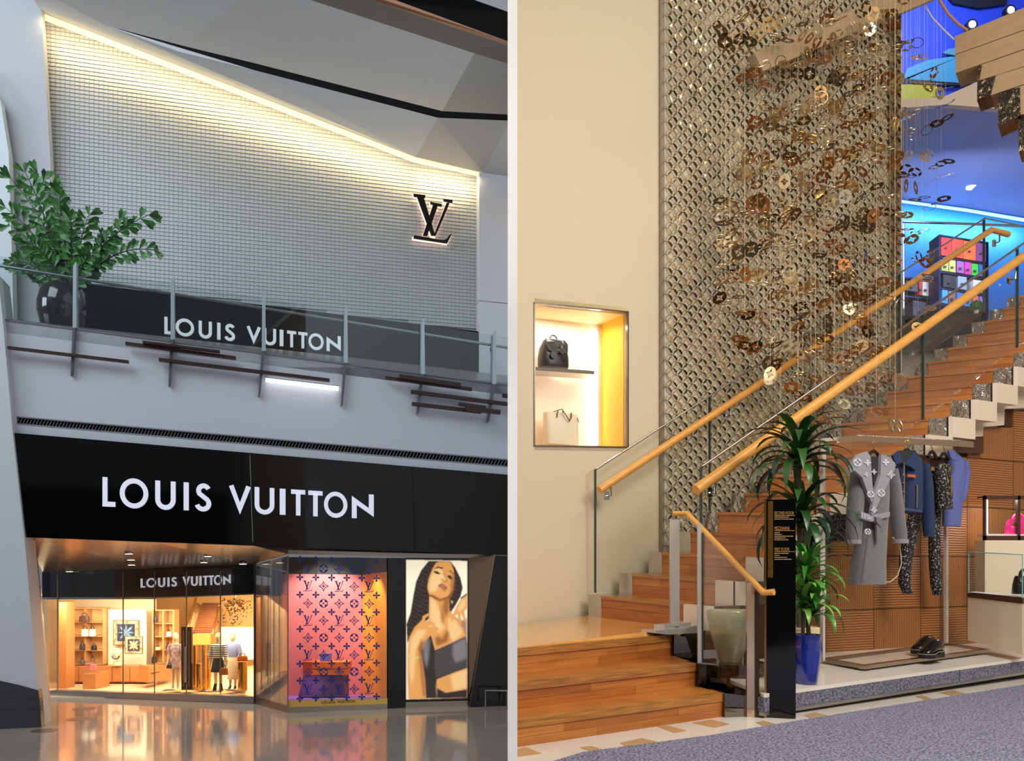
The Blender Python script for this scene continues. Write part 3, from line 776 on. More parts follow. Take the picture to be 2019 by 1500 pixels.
for s in (-1, 1): L([(s * .24, -.02, 1.0, .065, .065), (s * .225, 0, 1.2, .07, .075), (s * .175, 0, 1.42, .06, .07)], ms, 'sleeve', 10)
L([(-.02, 0, .58, .22, .16), (0, 0, .8, .185, .14), (0, 0, 1.04, .135, .11)], M('black_skirt', (30, 30, 38), .8), 'skirt')
for s in (-1, 1): L([(s * .08 + s * .032, -.06 * s * .8 - .03, 0, .055, .13), (s * .1, -.02, .06, .05, .1), (s * .085, 0, .16, .05, .055), (s * .08, 0, .22, .045, .05)], M('black_boot', (26, 24, 24), .4), 'boot', 10)
o, L = mannequin('mannequin in a pale blue shirt and long cream skirt', 459, 1357, 1248, 24.8, .3); hair(o, L, M('gold_blond', ()))
L([(0, 0, 1.02, .15, .115), (0, 0, 1.2, .17, .125), (0, 0, 1.38, .185, .12), (0, 0, 1.45, .13, .09), (0, 0, 1.5, .075, .075)], M('pale_blue_cotton', (150, 160, 200), .8), 'shirt')
for s in (-1, 1): L([(s * .235, -.02, 1.04, .07, .07), (s * .22, 0, 1.22, .075, .08), (s * .175, 0, 1.43, .06, .07)], M('pale_blue_cotton', ()), 'sleeve', 10)
L([(0, 0, .3, .18, .15), (0, 0, .7, .175, .14), (0, 0, .95, .16, .125), (0, 0, 1.04, .13, .11)], M('cream_skirt', (228, 204, 164), .8), 'skirt')
for s in (-1, 1): L([(s * .09, -.07, 0, .04, .11), (s * .085, -.04, .05, .04, .07), (s * .08, 0, .1, .035, .04)], M('black_boot', ()), 'shoe', 10)
handbag('tan handbag held between the two dressed mannequins', 433, 1309, 449, 1330, 23.9, (172, 84, 34))
# far wall with room light put in as emission + hanging gilded leaves seen above the mannequins
b = MB().pbox(436, 1236, 503, 1300, 31.5, .05); tag(mk('bright_display_wall', b, M('far_wall_glow', (255, 236, 200), .6, emit=.5)), 'bright display wall far inside the shop, room light given as its own glow', 'display')
rn = random.Random(5); o = thing('hanging_leaf_cloud', 'cloud of small gilded leaves hanging inside the shop above the mannequins', 'ornament', P(465, 1215, 27.5)); b = MB()
for i in range(260):
    x = rn.gauss(462, 15); y = 1180 + abs(rn.gauss(0, 22)); 
    if x > 499 or x < 428 or y > 1240: continue
    p = P(x, y, 27.5 + rn.uniform(-.4, .4)); a = Vec((rn.uniform(-1, 1), rn.uniform(-1, 1), rn.uniform(-1, 1))).normalized() * .05; q = a.cross(Vec((0, 1, .2))) * .5
    b.poly([p - a, p + q, p + a, p - q])
mk('leaves', b, M('leaf_brass_dark', (120, 88, 48), .25, 1.0), o, kind='stuff')
b = MB().tube([P(465, 1160, 27.5), P(465, 1215, 27.5)], .006, 5); mk('wire', b, steel, o)

# ---------------------------------------------------------------- display case with monogram film
dc = thing('display_case', 'glass display window with a pink and orange interior and blue monogram film', 'display window', VD.hit(666, 1403))
pinkm = M('pink_backdrop', (226, 120, 118), .6); orangem = M('orange_backdrop', (240, 150, 22), .6)
Bl, Br = P(556, 1372, 23.6), P(715, 1367, 23.9)
def vq(a, b_, ya, yb):  # vertical quad between two plan points, pixel heights at each end
    return [P(CX + F * a[0] / a[1], ya[0], a[1]), P(CX + F * b_[0] / b_[1], yb[0], b_[1]), P(CX + F * b_[0] / b_[1], yb[1], b_[1]), P(CX + F * a[0] / a[1], ya[1], a[1])]
b = MB().prism(vq(Bl, Br, (1131, 1376), (1133, 1374)), (0, .05, 0)); mk('back_panel', b, pinkm, dc)
b = MB().prism(vq(Bl, Br, (1098, 1131), (1099, 1133)), (0, .05, 0)); mk('header_panel', b, blackm, dc)
Fr = VD.hit(762, 1397, -.05)
b = MB().prism(vq(Br, Fr, (1133, 1374), (1127, 1392)), (.008, 0, 0)); mk('side_panel', b, orangem, dc)
b = MB().prism(vq(Br, Fr, (1099, 1133), (1100, 1127)), (.008, 0, 0)); mk('side_header', b, blackm, dc)
b = MB().prism([VD.hit(569, 1381, -.03), VD.hit(763, 1375, -.03), P(715, 1370, 23.9), P(556, 1371, 23.6)], (0, 0, -.04)); mk('floor_panel', b, M('violet_base', (150, 106, 200), .5), dc)
b = MB().px([(567, 1381), (764, 1376), (764, 1388), (567, 1394)], VD, .04, .0); mk('gold_strip', b, M('gold_strip', (240, 196, 100), .25, .6), dc)
b = MB().px([(567, 1394), (764, 1388), (764, 1397), (567, 1406)], VD, .06, .02); mk('sill', b, M('sill_metal', (176, 164, 146), .25, .9), dc)
b = MB().px([(501, 1373), (568, 1391), (568, 1406), (501, 1388)], VS, .06, .0); mk('side_sill', b, M('dark_sill', (120, 112, 104), .2, .9), dc)
b = MB().px([(569, 1095), (763, 1099.5), (763, 1376), (569, 1381)], VD, .015, .0); fp = mk('front_pane', b, glass('case_glass', (.98, .98, .98), .03), dc)
b = MB().px([(503, 1113), (533, 1104), (533, 1384), (503, 1375)], VS, .015, .0); mk('side_pane', b, glass('side_glass', (.85, .82, .8), .22), dc)
b = MB().px([(534, 1104), (567, 1096), (567, 1391), (534, 1384)], VS, .015, .0); mk('side_pane', b, glass('side_glass'), dc)
b = MB().px([(566.5, 1095), (569, 1095), (569, 1392), (566.5, 1392)], VD, .04, .03); mk('corner_joint', b, M('joint_grey', ()), dc)
film = M('blue_film', (22, 42, 122), .3, spec=.6)
tx = [591.4, 622.7, 653.8, 683.6, 713.4, 742.5]; ry = [1102.4, 1137.7, 1172.2, 1206, 1240, 1274, 1308.6, 1341.9, 1376.9]; rr = [1106.8, 1140, 1173.5, 1206.8, 1240, 1273.3, 1306.6, 1339.4, 1372.7]
for r in range(9):
    for c_ in range(6):
        y = lerp(ry[r], rr[r], c_ / 5); b = MB(); motif(b, 'flower', pxmap(tx[c_], y, 15.5, VD, .012), .004); mk('film_flower', b, film, fp)
mx_ = [607.1, 638, 668.8, 698.4, 728]
for r in range(8):
    for c_ in range(5):
        y = (ry[r] + ry[r + 1]) / 2 + (rr[r] - ry[r]) * c_ / 5; b = MB()
        if r % 2 and c_ % 2 == 0: monogram(b, mx_[c_], y, 21, VD, .012, .004); nm = 'film_monogram'
        elif r % 2 == 0 and c_ % 2: motif(b, 'roundel', pxmap(mx_[c_], y, 17.5, VD, .012), .004); nm = 'film_roundel'
        else: motif(b, 'diamond', pxmap(mx_[c_], y, 18, VD, .012), .004); nm = 'film_diamond'
        mk(nm, b, film, fp)
# lettering on the gold strip
b = MB(); sg = thing('strip_sign', 'tiny dark capital lettering on the gold strip of the display case', 'sign', VD.hit(665, 1388, .02))
lettering(sg, (634, 1387.2), (700, 1384.6), (634, 1382), (700, 1379.4), VD, M('strip_letter', (96, 66, 24), .4), .004, .022)
# goods in the case
b = MB()
c = P(634, 1372, 22.9); b.loft([(c[0], c[1], c[2], .60, .36), (c[0], c[1], c[2] + 42 / F * 22.9, .49, .3)], 4, rz=math.pi / 4)
b = MB().prism([P(588, 1374, 22.6), P(681, 1373, 22.6), P(688, 1371, 23.2), P(600, 1371, 23.2)], (0, 0, .02))
zt = P(634, 1331, 22.6)[2]
b.V[4:] = [Vec((p[0] * .985 - .07, p[1], zt)) for p in b.V[:4]]; b.V[4] += Vec((.12, 0, 0)); b.V[5] -= Vec((.06, 0, 0))
tag(mk('display_plinth', b, M('plum_plinth', (96, 58, 98), .5)), 'plum tapered plinth inside the display case', 'plinth')
tr = thing('travel_trunk', 'flat orange hard trunk lying on the plum plinth', 'trunk', P(642, 1331, 22.7))
om = M('orange_leather', (238, 108, 24), .4); od = M('orange_trim', (196, 74, 12), .4)
b = MB().prism([P(597, 1330.3, 22.55), P(615, 1330.3, 22.45), P(615, 1305, 22.45), P(597, 1304, 22.55)], (.1, .55, 0)); mk('end', b, od, tr)
b = MB().prism([P(615, 1330.3, 22.45), P(686, 1330.3, 22.5), P(686, 1319, 22.5), P(615, 1320, 22.45)], (0, .55, 0)); mk('body', b, om, tr)
b = MB().prism([P(615, 1318.5, 22.45), P(686, 1317.5, 22.5), P(686, 1305, 22.5), P(615, 1305, 22.45)], (0, .55, 0)); mk('lid', b, om, tr)
for x in (628, 668): b = MB().pbox(x - 2, 1314, x + 2, 1323, 22.4, .03); mk('clasp', b, gold, tr)
b = MB().pbox(640, 1315, 656, 1317.5, 22.38, .05); mk('handle', b, od, tr)
b = MB().px([(631, 1290), (651, 1288), (651, 1303), (631, 1303)], flat(22.6), .2); o = mk('leather_box', b, M('periwinkle_leather', (96, 100, 190), .4)); tag(o, 'periwinkle blue box standing on the orange trunk', 'box')
spot('case_spot', tuple(P(640, 1098, 22.3)), tuple(P(640, 1230, 23.7)), 430, (1, .88, .80), 95)
spot('case_side_spot', tuple(P(690, 1100, 22.3)), tuple(P(742, 1260, 22.9)), 200, (1, .88, .6), 80)
spot('trunk_fill_spot', tuple(P(660, 1102, 21.95)), tuple(P(642, 1318, 22.5)), 170, (1, .9, .75), 34)  # extra unseen spot added to brighten the trunk
spot('case_violet_lamp', tuple(P(600, 1360, 22.0)), tuple(P(590, 1330, 23.6)), 8, (.7, .4, 1), 120)
for x, y in ((574, 1386), (726, 1379)):
    b = MB().lathe(VD.hit(x, y, -.12), [(.03, 0), (.03, .02)], 10); tag(mk('floor_spotlight', b, M('spot_glow', (255, 230, 170), .5, emit=9)), 'tiny bright spotlight at the foot of the display window', 'spotlight', 'spotlights at the display window foot')
# black panel between case and lightbox
b = MB().px([(765, 1099.5), (800, 1100), (800, 1394.5), (765, 1397)], VB, .2, .0); tag(mk('black_pier', b, M('pier_black', (16, 13, 12), .15)), 'narrow glossy black pier between the display case and the lightbox', 'pier')

# ---------------------------------------------------------------- lightbox with portrait print
lb = thing('lightbox_poster', 'tall backlit poster of a person with long braids in a dark cropped top', 'poster', VL.hit(862, 1392))
b = MB().px([(800, 1099), (925, 1100), (925, 1381), (800, 1384)], VL, .2, -.02); mk('frame', b, M('pier_black', ()), lb)
b = MB().px([(800, 1384), (925, 1381), (925, 1391), (800, 1394.5)], VL, .2, .0); mk('sill', b, M('sill_metal', ()), lb)
PR = []
def pm(name, col): PR.append(col); return len(PR) - 1
i_bg = pm('ground', (255, 240, 208)); i_hair = pm('hair', (40, 30, 26)); i_sk = pm('skin', (228, 158, 86)); i_hi = pm('skin_light', (253, 216, 152)); i_sh = pm('skin_shade', (150, 86, 40)); i_dk = pm('dark', (52, 44, 40)); i_top = pm('top', (74, 68, 66)); i_top2 = pm('top_light', (124, 118, 118)); i_lip = pm('lip', (150, 84, 62)); i_br = pm('brow', (48, 32, 24)); i_au = pm('gold', (226, 196, 120))
LAY = []
SOFT = {}
def lay(m, pts, soft=None): LAY.append((m, pts, soft if soft is not None else (9 if m in (i_hi, i_sh, i_top2) else 2)))
lay(i_bg, [(165, 175), (655, 185), (650, 1275), (165, 1292)])
lay(i_hair, [(345, 185), (520, 188), (560, 240), (600, 320), (618, 400), (600, 470), (560, 540), (520, 600), (470, 560), (420, 600), (360, 640), (270, 700), (200, 800), (175, 840), (168, 690), (200, 600), (225, 450), (245, 350), (285, 260)])
lay(i_sh, [(178, 910), (190, 800), (235, 715), (345, 660), (520, 600), (600, 660), (655, 640), (652, 1276), (182, 1290)])
lay(i_sk, [(400, 205), (430, 188), (520, 190), (545, 260), (550, 340), (535, 420), (500, 470), (440, 492), (395, 470), (350, 455), (335, 400), (345, 330), (370, 260)])        # face
lay(i_hi, [(400, 250), (440, 235), (470, 300), (440, 370), (400, 430), (355, 440), (345, 390), (360, 320)])
lay(i_sk, [(350, 465), (430, 495), (505, 480), (512, 580), (560, 640), (620, 720), (640, 790), (520, 840), (400, 900), (360, 800), (345, 680), (352, 560)])   # neck and chest
lay(i_hi, [(360, 480), (400, 500), (440, 600), (470, 720), (430, 760), (380, 720), (352, 620)])
lay(i_hi, [(500, 640), (560, 660), (620, 760), (540, 830), (500, 760)])
lay(i_sh, [(470, 490), (506, 485), (510, 580), (480, 640), (455, 560)])
lay(i_sh, [(490, 730), (510, 760), (500, 830), (410, 870), (392, 800), (430, 780), (450, 810)])
for e, br in (((388, 268, 440, 290), (385, 240, 455, 232)), ((495, 300, 540, 330), (500, 268, 542, 282))):
    lay(i_br, [(e[0], e[1]), ((e[0] + e[2]) / 2, e[1] - 2), (e[2], e[3] - 4), (e[2], e[3]), ((e[0] + e[2]) / 2, e[3] + 2), (e[0], e[1] + 10)])
    lay(i_br, [(br[0], br[1] + 12), ((br[0] + br[2]) / 2, br[1] - 12), (br[2], br[3] + 6), (br[2], br[3] + 14), ((br[0] + br[2]) / 2, br[1] + 2)])
lay(i_sh, [(448, 318), (466, 330), (494, 340), (490, 356), (470, 350), (450, 336)])
lay(i_sh, [(470, 240), (480, 300), (494, 338), (486, 340), (468, 300)])
lay(i_lip, [(415, 384), (445, 366), (470, 372), (496, 396), (490, 412), (462, 412), (438, 398)])
lay(i_hi, [(430, 386), (462, 384), (484, 398), (462, 394)])
lay(i_dk, [(320, 870), (360, 760), (395, 900), (540, 840), (640, 790), (652, 900), (652, 1040), (560, 1070), (410, 1130), (400, 1190), (410, 1280), (325, 1282), (320, 1150), (300, 1000), (285, 900)])
lay(i_top, [(395, 905), (540, 845), (640, 795), (652, 850), (652, 1030), (560, 1062), (400, 1120), (392, 1000)])
lay(i_top2, [(540, 850), (640, 800), (652, 880), (652, 960), (560, 1000), (535, 930)])
lay(i_top2, [(300, 880), (355, 800), (345, 950), (330, 1050), (305, 960)])
lay(i_sk, [(410, 1135), (560, 1075), (650, 1045), (650, 1210), (560, 1225), (480, 1238), (415, 1200)])
lay(i_hi, [(520, 1100), (650, 1050), (650, 1200), (540, 1222)])
lay(i_dk, [(415, 1205), (480, 1240), (560, 1228), (650, 1212), (650, 1276), (410, 1282)])
lay(i_sk, [(180, 900), (190, 800), (230, 720), (290, 660), (345, 680), (420, 735), (390, 760), (300, 830), (270, 880), (285, 950), (300, 1080), (325, 1282), (190, 1286), (180, 1100)])
lay(i_hi, [(200, 820), (260, 730), (330, 740), (280, 830), (240, 900), (230, 1100), (210, 1200), (190, 1050)])
for f_ in ([(290, 665), (300, 625), (352, 598), (358, 612), (320, 640), (312, 672)], [(320, 670), (370, 668), (400, 690), (398, 702), (340, 694)], [(335, 695), (385, 700), (424, 722), (430, 742), (395, 738), (345, 720)], [(330, 722), (380, 735), (418, 742), (405, 756), (350, 752)]): lay(i_sk, f_)
lay(i_sk, [(655, 455), (640, 450), (590, 510), (560, 560), (520, 670), (530, 676), (560, 620), (575, 610), (592, 690), (604, 704), (606, 660), (600, 600), (636, 672), (644, 660), (630, 590), (655, 560)])
lay(i_hi, [(640, 470), (600, 520), (570, 580), (600, 590), (640, 540)])
lay(i_au, [(176, 935), (230, 952), (284, 945), (284, 960), (230, 970), (178, 950)]); lay(i_au, [(520, 500), (540, 510), (532, 530)]); lay(i_au, [(345, 700), (375, 704), (372, 716), (345, 712)])
lay(i_hair, [(600, 480), (655, 440), (655, 450), (606, 492)])
lay(i_sh, [(350, 440), (395, 466), (440, 490), (500, 470), (540, 410), (552, 340), (548, 420), (515, 490), (440, 512), (390, 492)], 6)
lay(i_sh, [(535, 250), (552, 330), (540, 410), (515, 450), (520, 380), (528, 310)], 10)
lay(i_hi, [(455, 300), (468, 312), (486, 338), (474, 342), (458, 330)], 4)
lay(i_sh, [(452, 408), (492, 414), (480, 428), (458, 424)], 5)
lay(i_sh, [(285, 800), (300, 840), (290, 960), (322, 1270), (300, 1270), (272, 1000), (262, 880)], 9)
lay(i_sh, [(440, 520), (470, 640), (462, 700), (446, 660)], 9)
lay(i_hair, [(440, 240), (458, 236), (462, 244), (440, 250)], 3)
import numpy as np
GX, GY = np.meshgrid(np.arange(163, 660, 3.0), np.arange(172, 1296, 3.0))
img = np.zeros(GX.shape + (3,))
def pmask(pts):
    m = np.zeros(GX.shape, bool); n = len(pts)
    for i in range(n):
        x0, y0 = pts[i]; x1, y1 = pts[(i + 1) % n]
        if y0 == y1: continue
        m ^= ((y0 > GY) != (y1 > GY)) & (GX < (x1 - x0) * (GY - y0) / (y1 - y0) + x0)
    return m.astype(float)
def soften(a, r):
    for _ in range(2):
        for ax in (0, 1):
            acc = np.zeros_like(a)
            for d in range(-r, r + 1): acc += np.roll(a, d, ax)
            a = acc / (2 * r + 1)
    return a
for m_i, pts, sf in LAY:
    r = max(0, int(round(sf / 3.0))); al = pmask(pts)
    if r: al = soften(al, r)
    al = al[..., None] * (.6 if m_i == i_hi else (.85 if m_i == i_sh else 1.0))
    col = np.array([lin(v) for v in PR[m_i]])
    if m_i == i_hair and len(pts) > 12:   # twisted braids
        u = GX * .55 + GY * .22; tw = np.sin(GY * .23 + np.sin(GX * .21 + GY * .05) * 2.8 + GX * .12) * (.55 + .45 * np.sin(GX * .33 + GY * .13))
        col = col[None, None] * (1 + 4.5 * np.clip(tw, 0, 1)[..., None])
    img = img * (1 - al) + col * al
ny, nx = GX.shape; b = MB()
b.add([VL.hit(760 + x / 4.054, 1060 + y / 4.054, .004) for y, x in ((GY[j, 0], GX[0, i]) for j in range(ny) for i in range(nx))], [[j * nx + i, j * nx + i + 1, (j + 1) * nx + i + 1, (j + 1) * nx + i] for j in range(ny - 1) for i in range(nx - 1)])
pmm = M('portrait_print', (200, 200, 200), .45); nt = pmm.node_tree; at = nt.nodes.new('ShaderNodeAttribute'); at.attribute_name = 'ink'; bs = nt.nodes['Principled BSDF']
nt.links.new(at.outputs['Color'], bs.inputs['Base Color']); nt.links.new(at.outputs['Color'], bs.inputs['Emission Color']); bs.inputs['Emission Strength'].default_value = .66
po = mk('print', b, pmm, lb)
ca = po.data.color_attributes.new('ink', 'FLOAT_COLOR', 'POINT'); ca.data.foreach_set('color', np.concatenate([img.reshape(-1, 3), np.ones((ny * nx, 1))], 1).astype(np.float32).ravel())
# low rail against the black wall
b = MB().tube([VF.hit(957, 1392, .5), VF.hit(957, 1361, .5), VF.hit(1005, 1361.5, .5)], .02, 8); b.tube([VF.hit(1000, 1361.5, .5), VF.hit(1000, 1393, .5)], .02, 8)
tag(mk('low_rail', b, steel), 'low thin metal rail standing before the black end wall', 'rail')
# brass floor plates
for x, y in ((166, 1397), (155, 1417), (88, 1440)):
    p = fl(x, y); b = MB().lathe((p[0], p[1], ZL), [(.28, 0), (.28, .004)], 18); tag(mk('floor_plate', b, M('floor_plate', (120, 106, 92), .3, .5)), 'round flat metal plate set in the polished mall floor', 'floor plate', 'plates in the mall floor')
# ================================================================ STORE SIDE: room, stairs, screen
RUN = Vec((.351, .179, .232)); P0 = Vec((.8145, 9.2, .919)); WID = Vec((.85, -.81, -.067)); RISE = .232
def PK(k, s=0.0): return P0 + RUN * k + WID * s


FAR = VP((P0[0], P0[1]), (P0[0] + RUN[0], P0[1] + RUN[1]))
N0 = PK(0, 1.0); NEAR = VP((N0[0], N0[1]), (N0[0] + RUN[0], N0[1] + RUN[1]))
rz_run = math.atan2(RUN[1], RUN[0])
UP = Vec((0, 0, 1))
plank_ms = [wood('stair_plank_%d' % i, c_, d_, (2.2, 2.2, 55), .3, .25) for i, (c_, d_) in enumerate([((200, 128, 56), (164, 96, 38)), ((192, 118, 50), (154, 88, 34)), ((206, 136, 62), (172, 104, 44)), ((184, 110, 44), (146, 82, 32))])]
nose_m = wood('stair_nosing', (196, 134, 62), (134, 88, 38), (4, 4, 90), .3, .25)
mirror = M('mirror_panel', (196, 192, 186), .05, 1.0)
smoke = M('smoked_mirror', (96, 92, 88), .05, 1.0)
silver = M('hammered_silver', (176, 168, 158), .22, 1.0, bump=(9, .9, .05))
marble = M('white_marble_floor', (232, 226, 218), .18, var=(1.4, (214, 206, 196), .3))
cream_w = M('cream_plaster', (208, 195, 168), .6, bump=(3, .04))
beige_w = M('beige_backing', (236, 226, 204), .6)
# floor
b = MB().prism([(.033, 3.5, 0), (16, 3.5, 0), (16, 18, 0), (.033, 18, 0)], (0, 0, -.2)); fs = struct('floor_store', b, marble)
G0 = GP(Vec((0, 0, 0)), Vec((1, 0, 0)), Vec((0, 1, 0)))
tan = M('tan_marble', (196, 164, 120), .2, var=(3, (180, 148, 104), .3))
for q in ([(1012, 1480), (1036, 1473), (1068, 1486), (1012, 1493)], [(1143, 1474), (1165, 1471), (1203, 1482), (1186, 1488)], [(1222, 1465), (1265, 1455.5), (1305, 1465), (1240, 1476)], [(1296, 1432), (1316, 1430.5), (1354, 1441), (1330, 1445.5)], [(1365, 1425), (1402, 1419), (1440, 1428), (1410, 1435)],
          [(1585, 1410), (1608, 1405), (1633, 1411), (1600, 1418)], [(1806, 1373), (1817, 1371), (1842, 1379), (1828, 1382)], [(1850, 1366), (1880, 1361), (1906, 1368), (1880, 1373)], [(1490, 1425), (1506, 1421), (1535, 1430), (1515, 1436)]):
    b = MB().prism([G0.hit(x, y) for x, y in q], (0, 0, .003)); mk('tile', b, tan, fs)
# carpet
b = MB().prism([G0.hit(1085, 1506), G0.hit(1150, 1486), G0.hit(1400, 1452.7), G0.hit(1600, 1419), G0.hit(2060, 1345.5), Vec((9, 3.6, 0)), Vec((.2, 3.6, 0))], (0, 0, .014))
cp = mk('carpet', b, M('speckled_carpet', (150, 150, 172), .95, var=(60, (70, 72, 96), .1, 2.0), bump=(70, .6, .01)))
tag(cp, 'large blue-grey speckled carpet on the marble floor', 'carpet')
# lower steps (fan slightly)
def floorpt(x, y, z): D = (CZ - z) * F / (y - HY); return Vec(((x - CX) / F * D, D, z))


ls = thing('entry_steps', 'wide honey-wood entry steps rising to the landing by the cream wall', 'steps', floorpt(1200, 1448, 0))
zs = [0, .19, .385, .58]
A = [floorpt(1017, 1473.5, 0), floorpt(1017, 1345, .385), floorpt(1017, 1278, .58)]; B = [floorpt(1428, 1413, 0), floorpt(1377, 1307.5, .385), floorpt(1328, 1250.5, .58)]
for v_ in A: v_.x = .036
for i in range(3):
    a, e = A[i].copy(), B[i].copy(); a.z = e.z = 0; t = (e - a).normalized(); nrm = Vec((-t[1], t[0], 0)); L = (e - a).length
    zb, zt = zs[i], zs[i + 1]; nz = .062
    a2, e2 = (A[i + 1], B[i + 1]) if i < 2 else (None, None)
    # riser planks
    cuts = [[0, .35, 1], [0, .62, 1], [0, .48, 1]][i]
    hh = zt - nz - zb
    for r in range(2):
        cs = cuts if r == 0 else [0, .2 + .17 * i, .75, 1]
        for j in range(len(cs) - 1):
            o_ = a + t * (L * cs[j] + .001) + nrm * .012 + UP * (zb + hh * r / 2)
            b = MB().para(o_, t * (L * (cs[j + 1] - cs[j]) - .002), nrm * .03, UP * (hh / 2 - .002)); mk('riser_plank', b, plank_ms[(i + r * 2 + j) % 4], ls)
    if i < 2:
        back = [Vec((e2.x, e2.y, 0)) + nrm * .06, Vec((a2.x, a2.y, 0)) + nrm * .06]
        pts = [a, e, Vec((e.x, e.y, 0)) + (back[0] - e) * 1.0, back[1]]
        # the tread: nosing strip and two boards
        for s0, s1, m_ in ((0, .16, nose_m), (.163, .58, plank_ms[i]), (.583, 1.05, plank_ms[i + 2])):
            q = [lerp(pts[0], pts[3], s0), lerp(pts[1], pts[2], s0), lerp(pts[1], pts[2], s1), lerp(pts[0], pts[3], s1)]
            b = MB().prism([p + UP * (zt - nz) for p in q], UP * nz); mk('tread_board', b, m_, ls)
    else:
        nf = PK(0, 1.0) - UP * RISE; ff = PK(0, -.02) - UP * RISE
        w0 = FAR.hit(1017, 1231.5, -.1)
        q0 = [Vec((a.x, a.y, zt)), Vec((e.x, e.y, zt)), e + UP * zt + nrm * .07, a + UP * zt + nrm * .07]
        b = MB().prism([p - UP * nz for p in q0], UP * nz); mk('tread_board', b, nose_m, ls)
        m0, m1, m2 = q0[3], q0[2], nf
        b = MB(); vs = [m0, m1, nf + UP * .004, ff + UP * .004, w0]
        b.add(vs + [v - UP * .06 for v in vs], [[0, 1, 2], [0, 2, 3], [0, 3, 4], [5, 7, 6], [5, 8, 7], [5, 9, 8], [0, 5, 6, 1], [1, 6, 7, 2], [2, 7, 8, 3], [3, 8, 9, 4], [4, 9, 5, 0]])
        mk('landing_floor', b, wood('landing_boards', (226, 166, 92), (210, 148, 74), (5, 5, 5), .12, .4), ls)
# mirror-clad ends of the steps
mc = thing('mirror_plinth', 'stepped mirror-clad plinth at the end of the honey-wood entry steps', 'plinth', floorpt(1420, 1415, 0))
for (x0, y0, x1, y1, D, th) in ((1329, 1252, 1377, 1303, 8.02, .25), (1378, 1308, 1432, 1364, 7.32, .25), (1429, 1366, 1476, 1414, 6.93, .25)):
    b = MB().px([(x0, y0), (x1, y0 + 6), (x1, y1 + 5), (x0, y1)], VP((P(x0, 0, D)[0], D), (P(x0, 0, D)[0] + 1, D + .25)), th); mk('block', b, smoke if x0 < 1400 else M('mirror_grey', (140, 136, 130), .05, 1.0), mc)
# ---- main flight
sf = thing('main_staircase', 'honey-wood staircase climbing past the shimmering ring screen to the mezzanine', 'stairs', PK(0, .5) - UP * (RISE + .02))
H = Vec((RUN[0], RUN[1], 0)); rl = random.Random(11)
for k in range(0, 19):
    o_ = PK(k, .15) - UP * RISE; wv = WID * .85
    for r in range(2):
        c_ = .3 + .45 * rl.random()
        for u0, u1 in ((0, c_), (c_, 1)):
            b = MB().para(o_ + wv * u0 + UP * (RISE * r / 2) + H * .012 * r, wv * (u1 - u0) * .998, H * .08, UP * (RISE / 2 - .0025)); mk('riser_plank', b, plank_ms[rl.randrange(4)], sf)
    b = MB().para(PK(k, .15) - UP * .03 - H * .03, wv, H * 1.1, UP * .03); mk('tread', b, nose_m if k < 2 else plank_ms[k % 4], sf)
    b = MB().para(PK(k, 0) - UP * RISE, WID * .148, H, UP * RISE); mk('mirror_block', b, M('satin_block', (190, 184, 176), .25, .9) if k < 4 else silver, sf)
    b = MB().para(PK(k, 1.003) - UP * RISE, WID * .17, H * .2, UP * RISE); nb = mk('mirror_block', b, M('cream_mirror_block', (226, 212, 194), .3, .2) if k < 7 else silver, sf)
    b = MB().para(PK(k, 1.003) - UP * RISE + H * .21, WID * .226, H * .8, UP * RISE); mk('stringer_block', b, smoke if k < 4 else (M('dark_brown_return', (74, 44, 30), .4) if k < 8 else M('pale_soffit', (214, 196, 176), .5)), sf)
    b = MB().para(PK(k, 1.176) - UP * RISE, WID * .012, H * .2, UP * RISE); mk('edge_line', b, blackm, nb)
    b = MB().para(PK(k, 1.19) - UP * RISE, WID * .04, H * .2, UP * RISE); mk('edge_strip', b, M('cream_mirror_block', ()), nb)
# cream underside of the flight
b = MB()
st_px = [(1864, 828), (1908, 823), (1910, 792), (1950, 788), (1952, 758), (1992, 755), (1994, 728), (2030, 726), (2030, 803), (1981, 806), (1980, 838), (1939, 841), (1938, 860), (1864, 864)]
b.px(st_px, NEAR, .1, .02); mk('soffit', b, M('pale_soffit', (214, 196, 176), .5), sf)
b = MB().px([(1864, 864), (1939, 860), (1939, 894), (1864, 892)], NEAR, .05, .0); mk('soffit_return', b, M('dark_brown_return', (74, 44, 30), .4), sf)
# body of the stair under the treads (closes it against the wall panels)
b = MB()
for k in range(0, 19):
    b.para(PK(k, .02) - UP * (RISE * 2.0) + H * .12, WID * .96, H, UP * (RISE * 1.9))
mk('carriage', b, M('dark_brown_return', ()), sf)
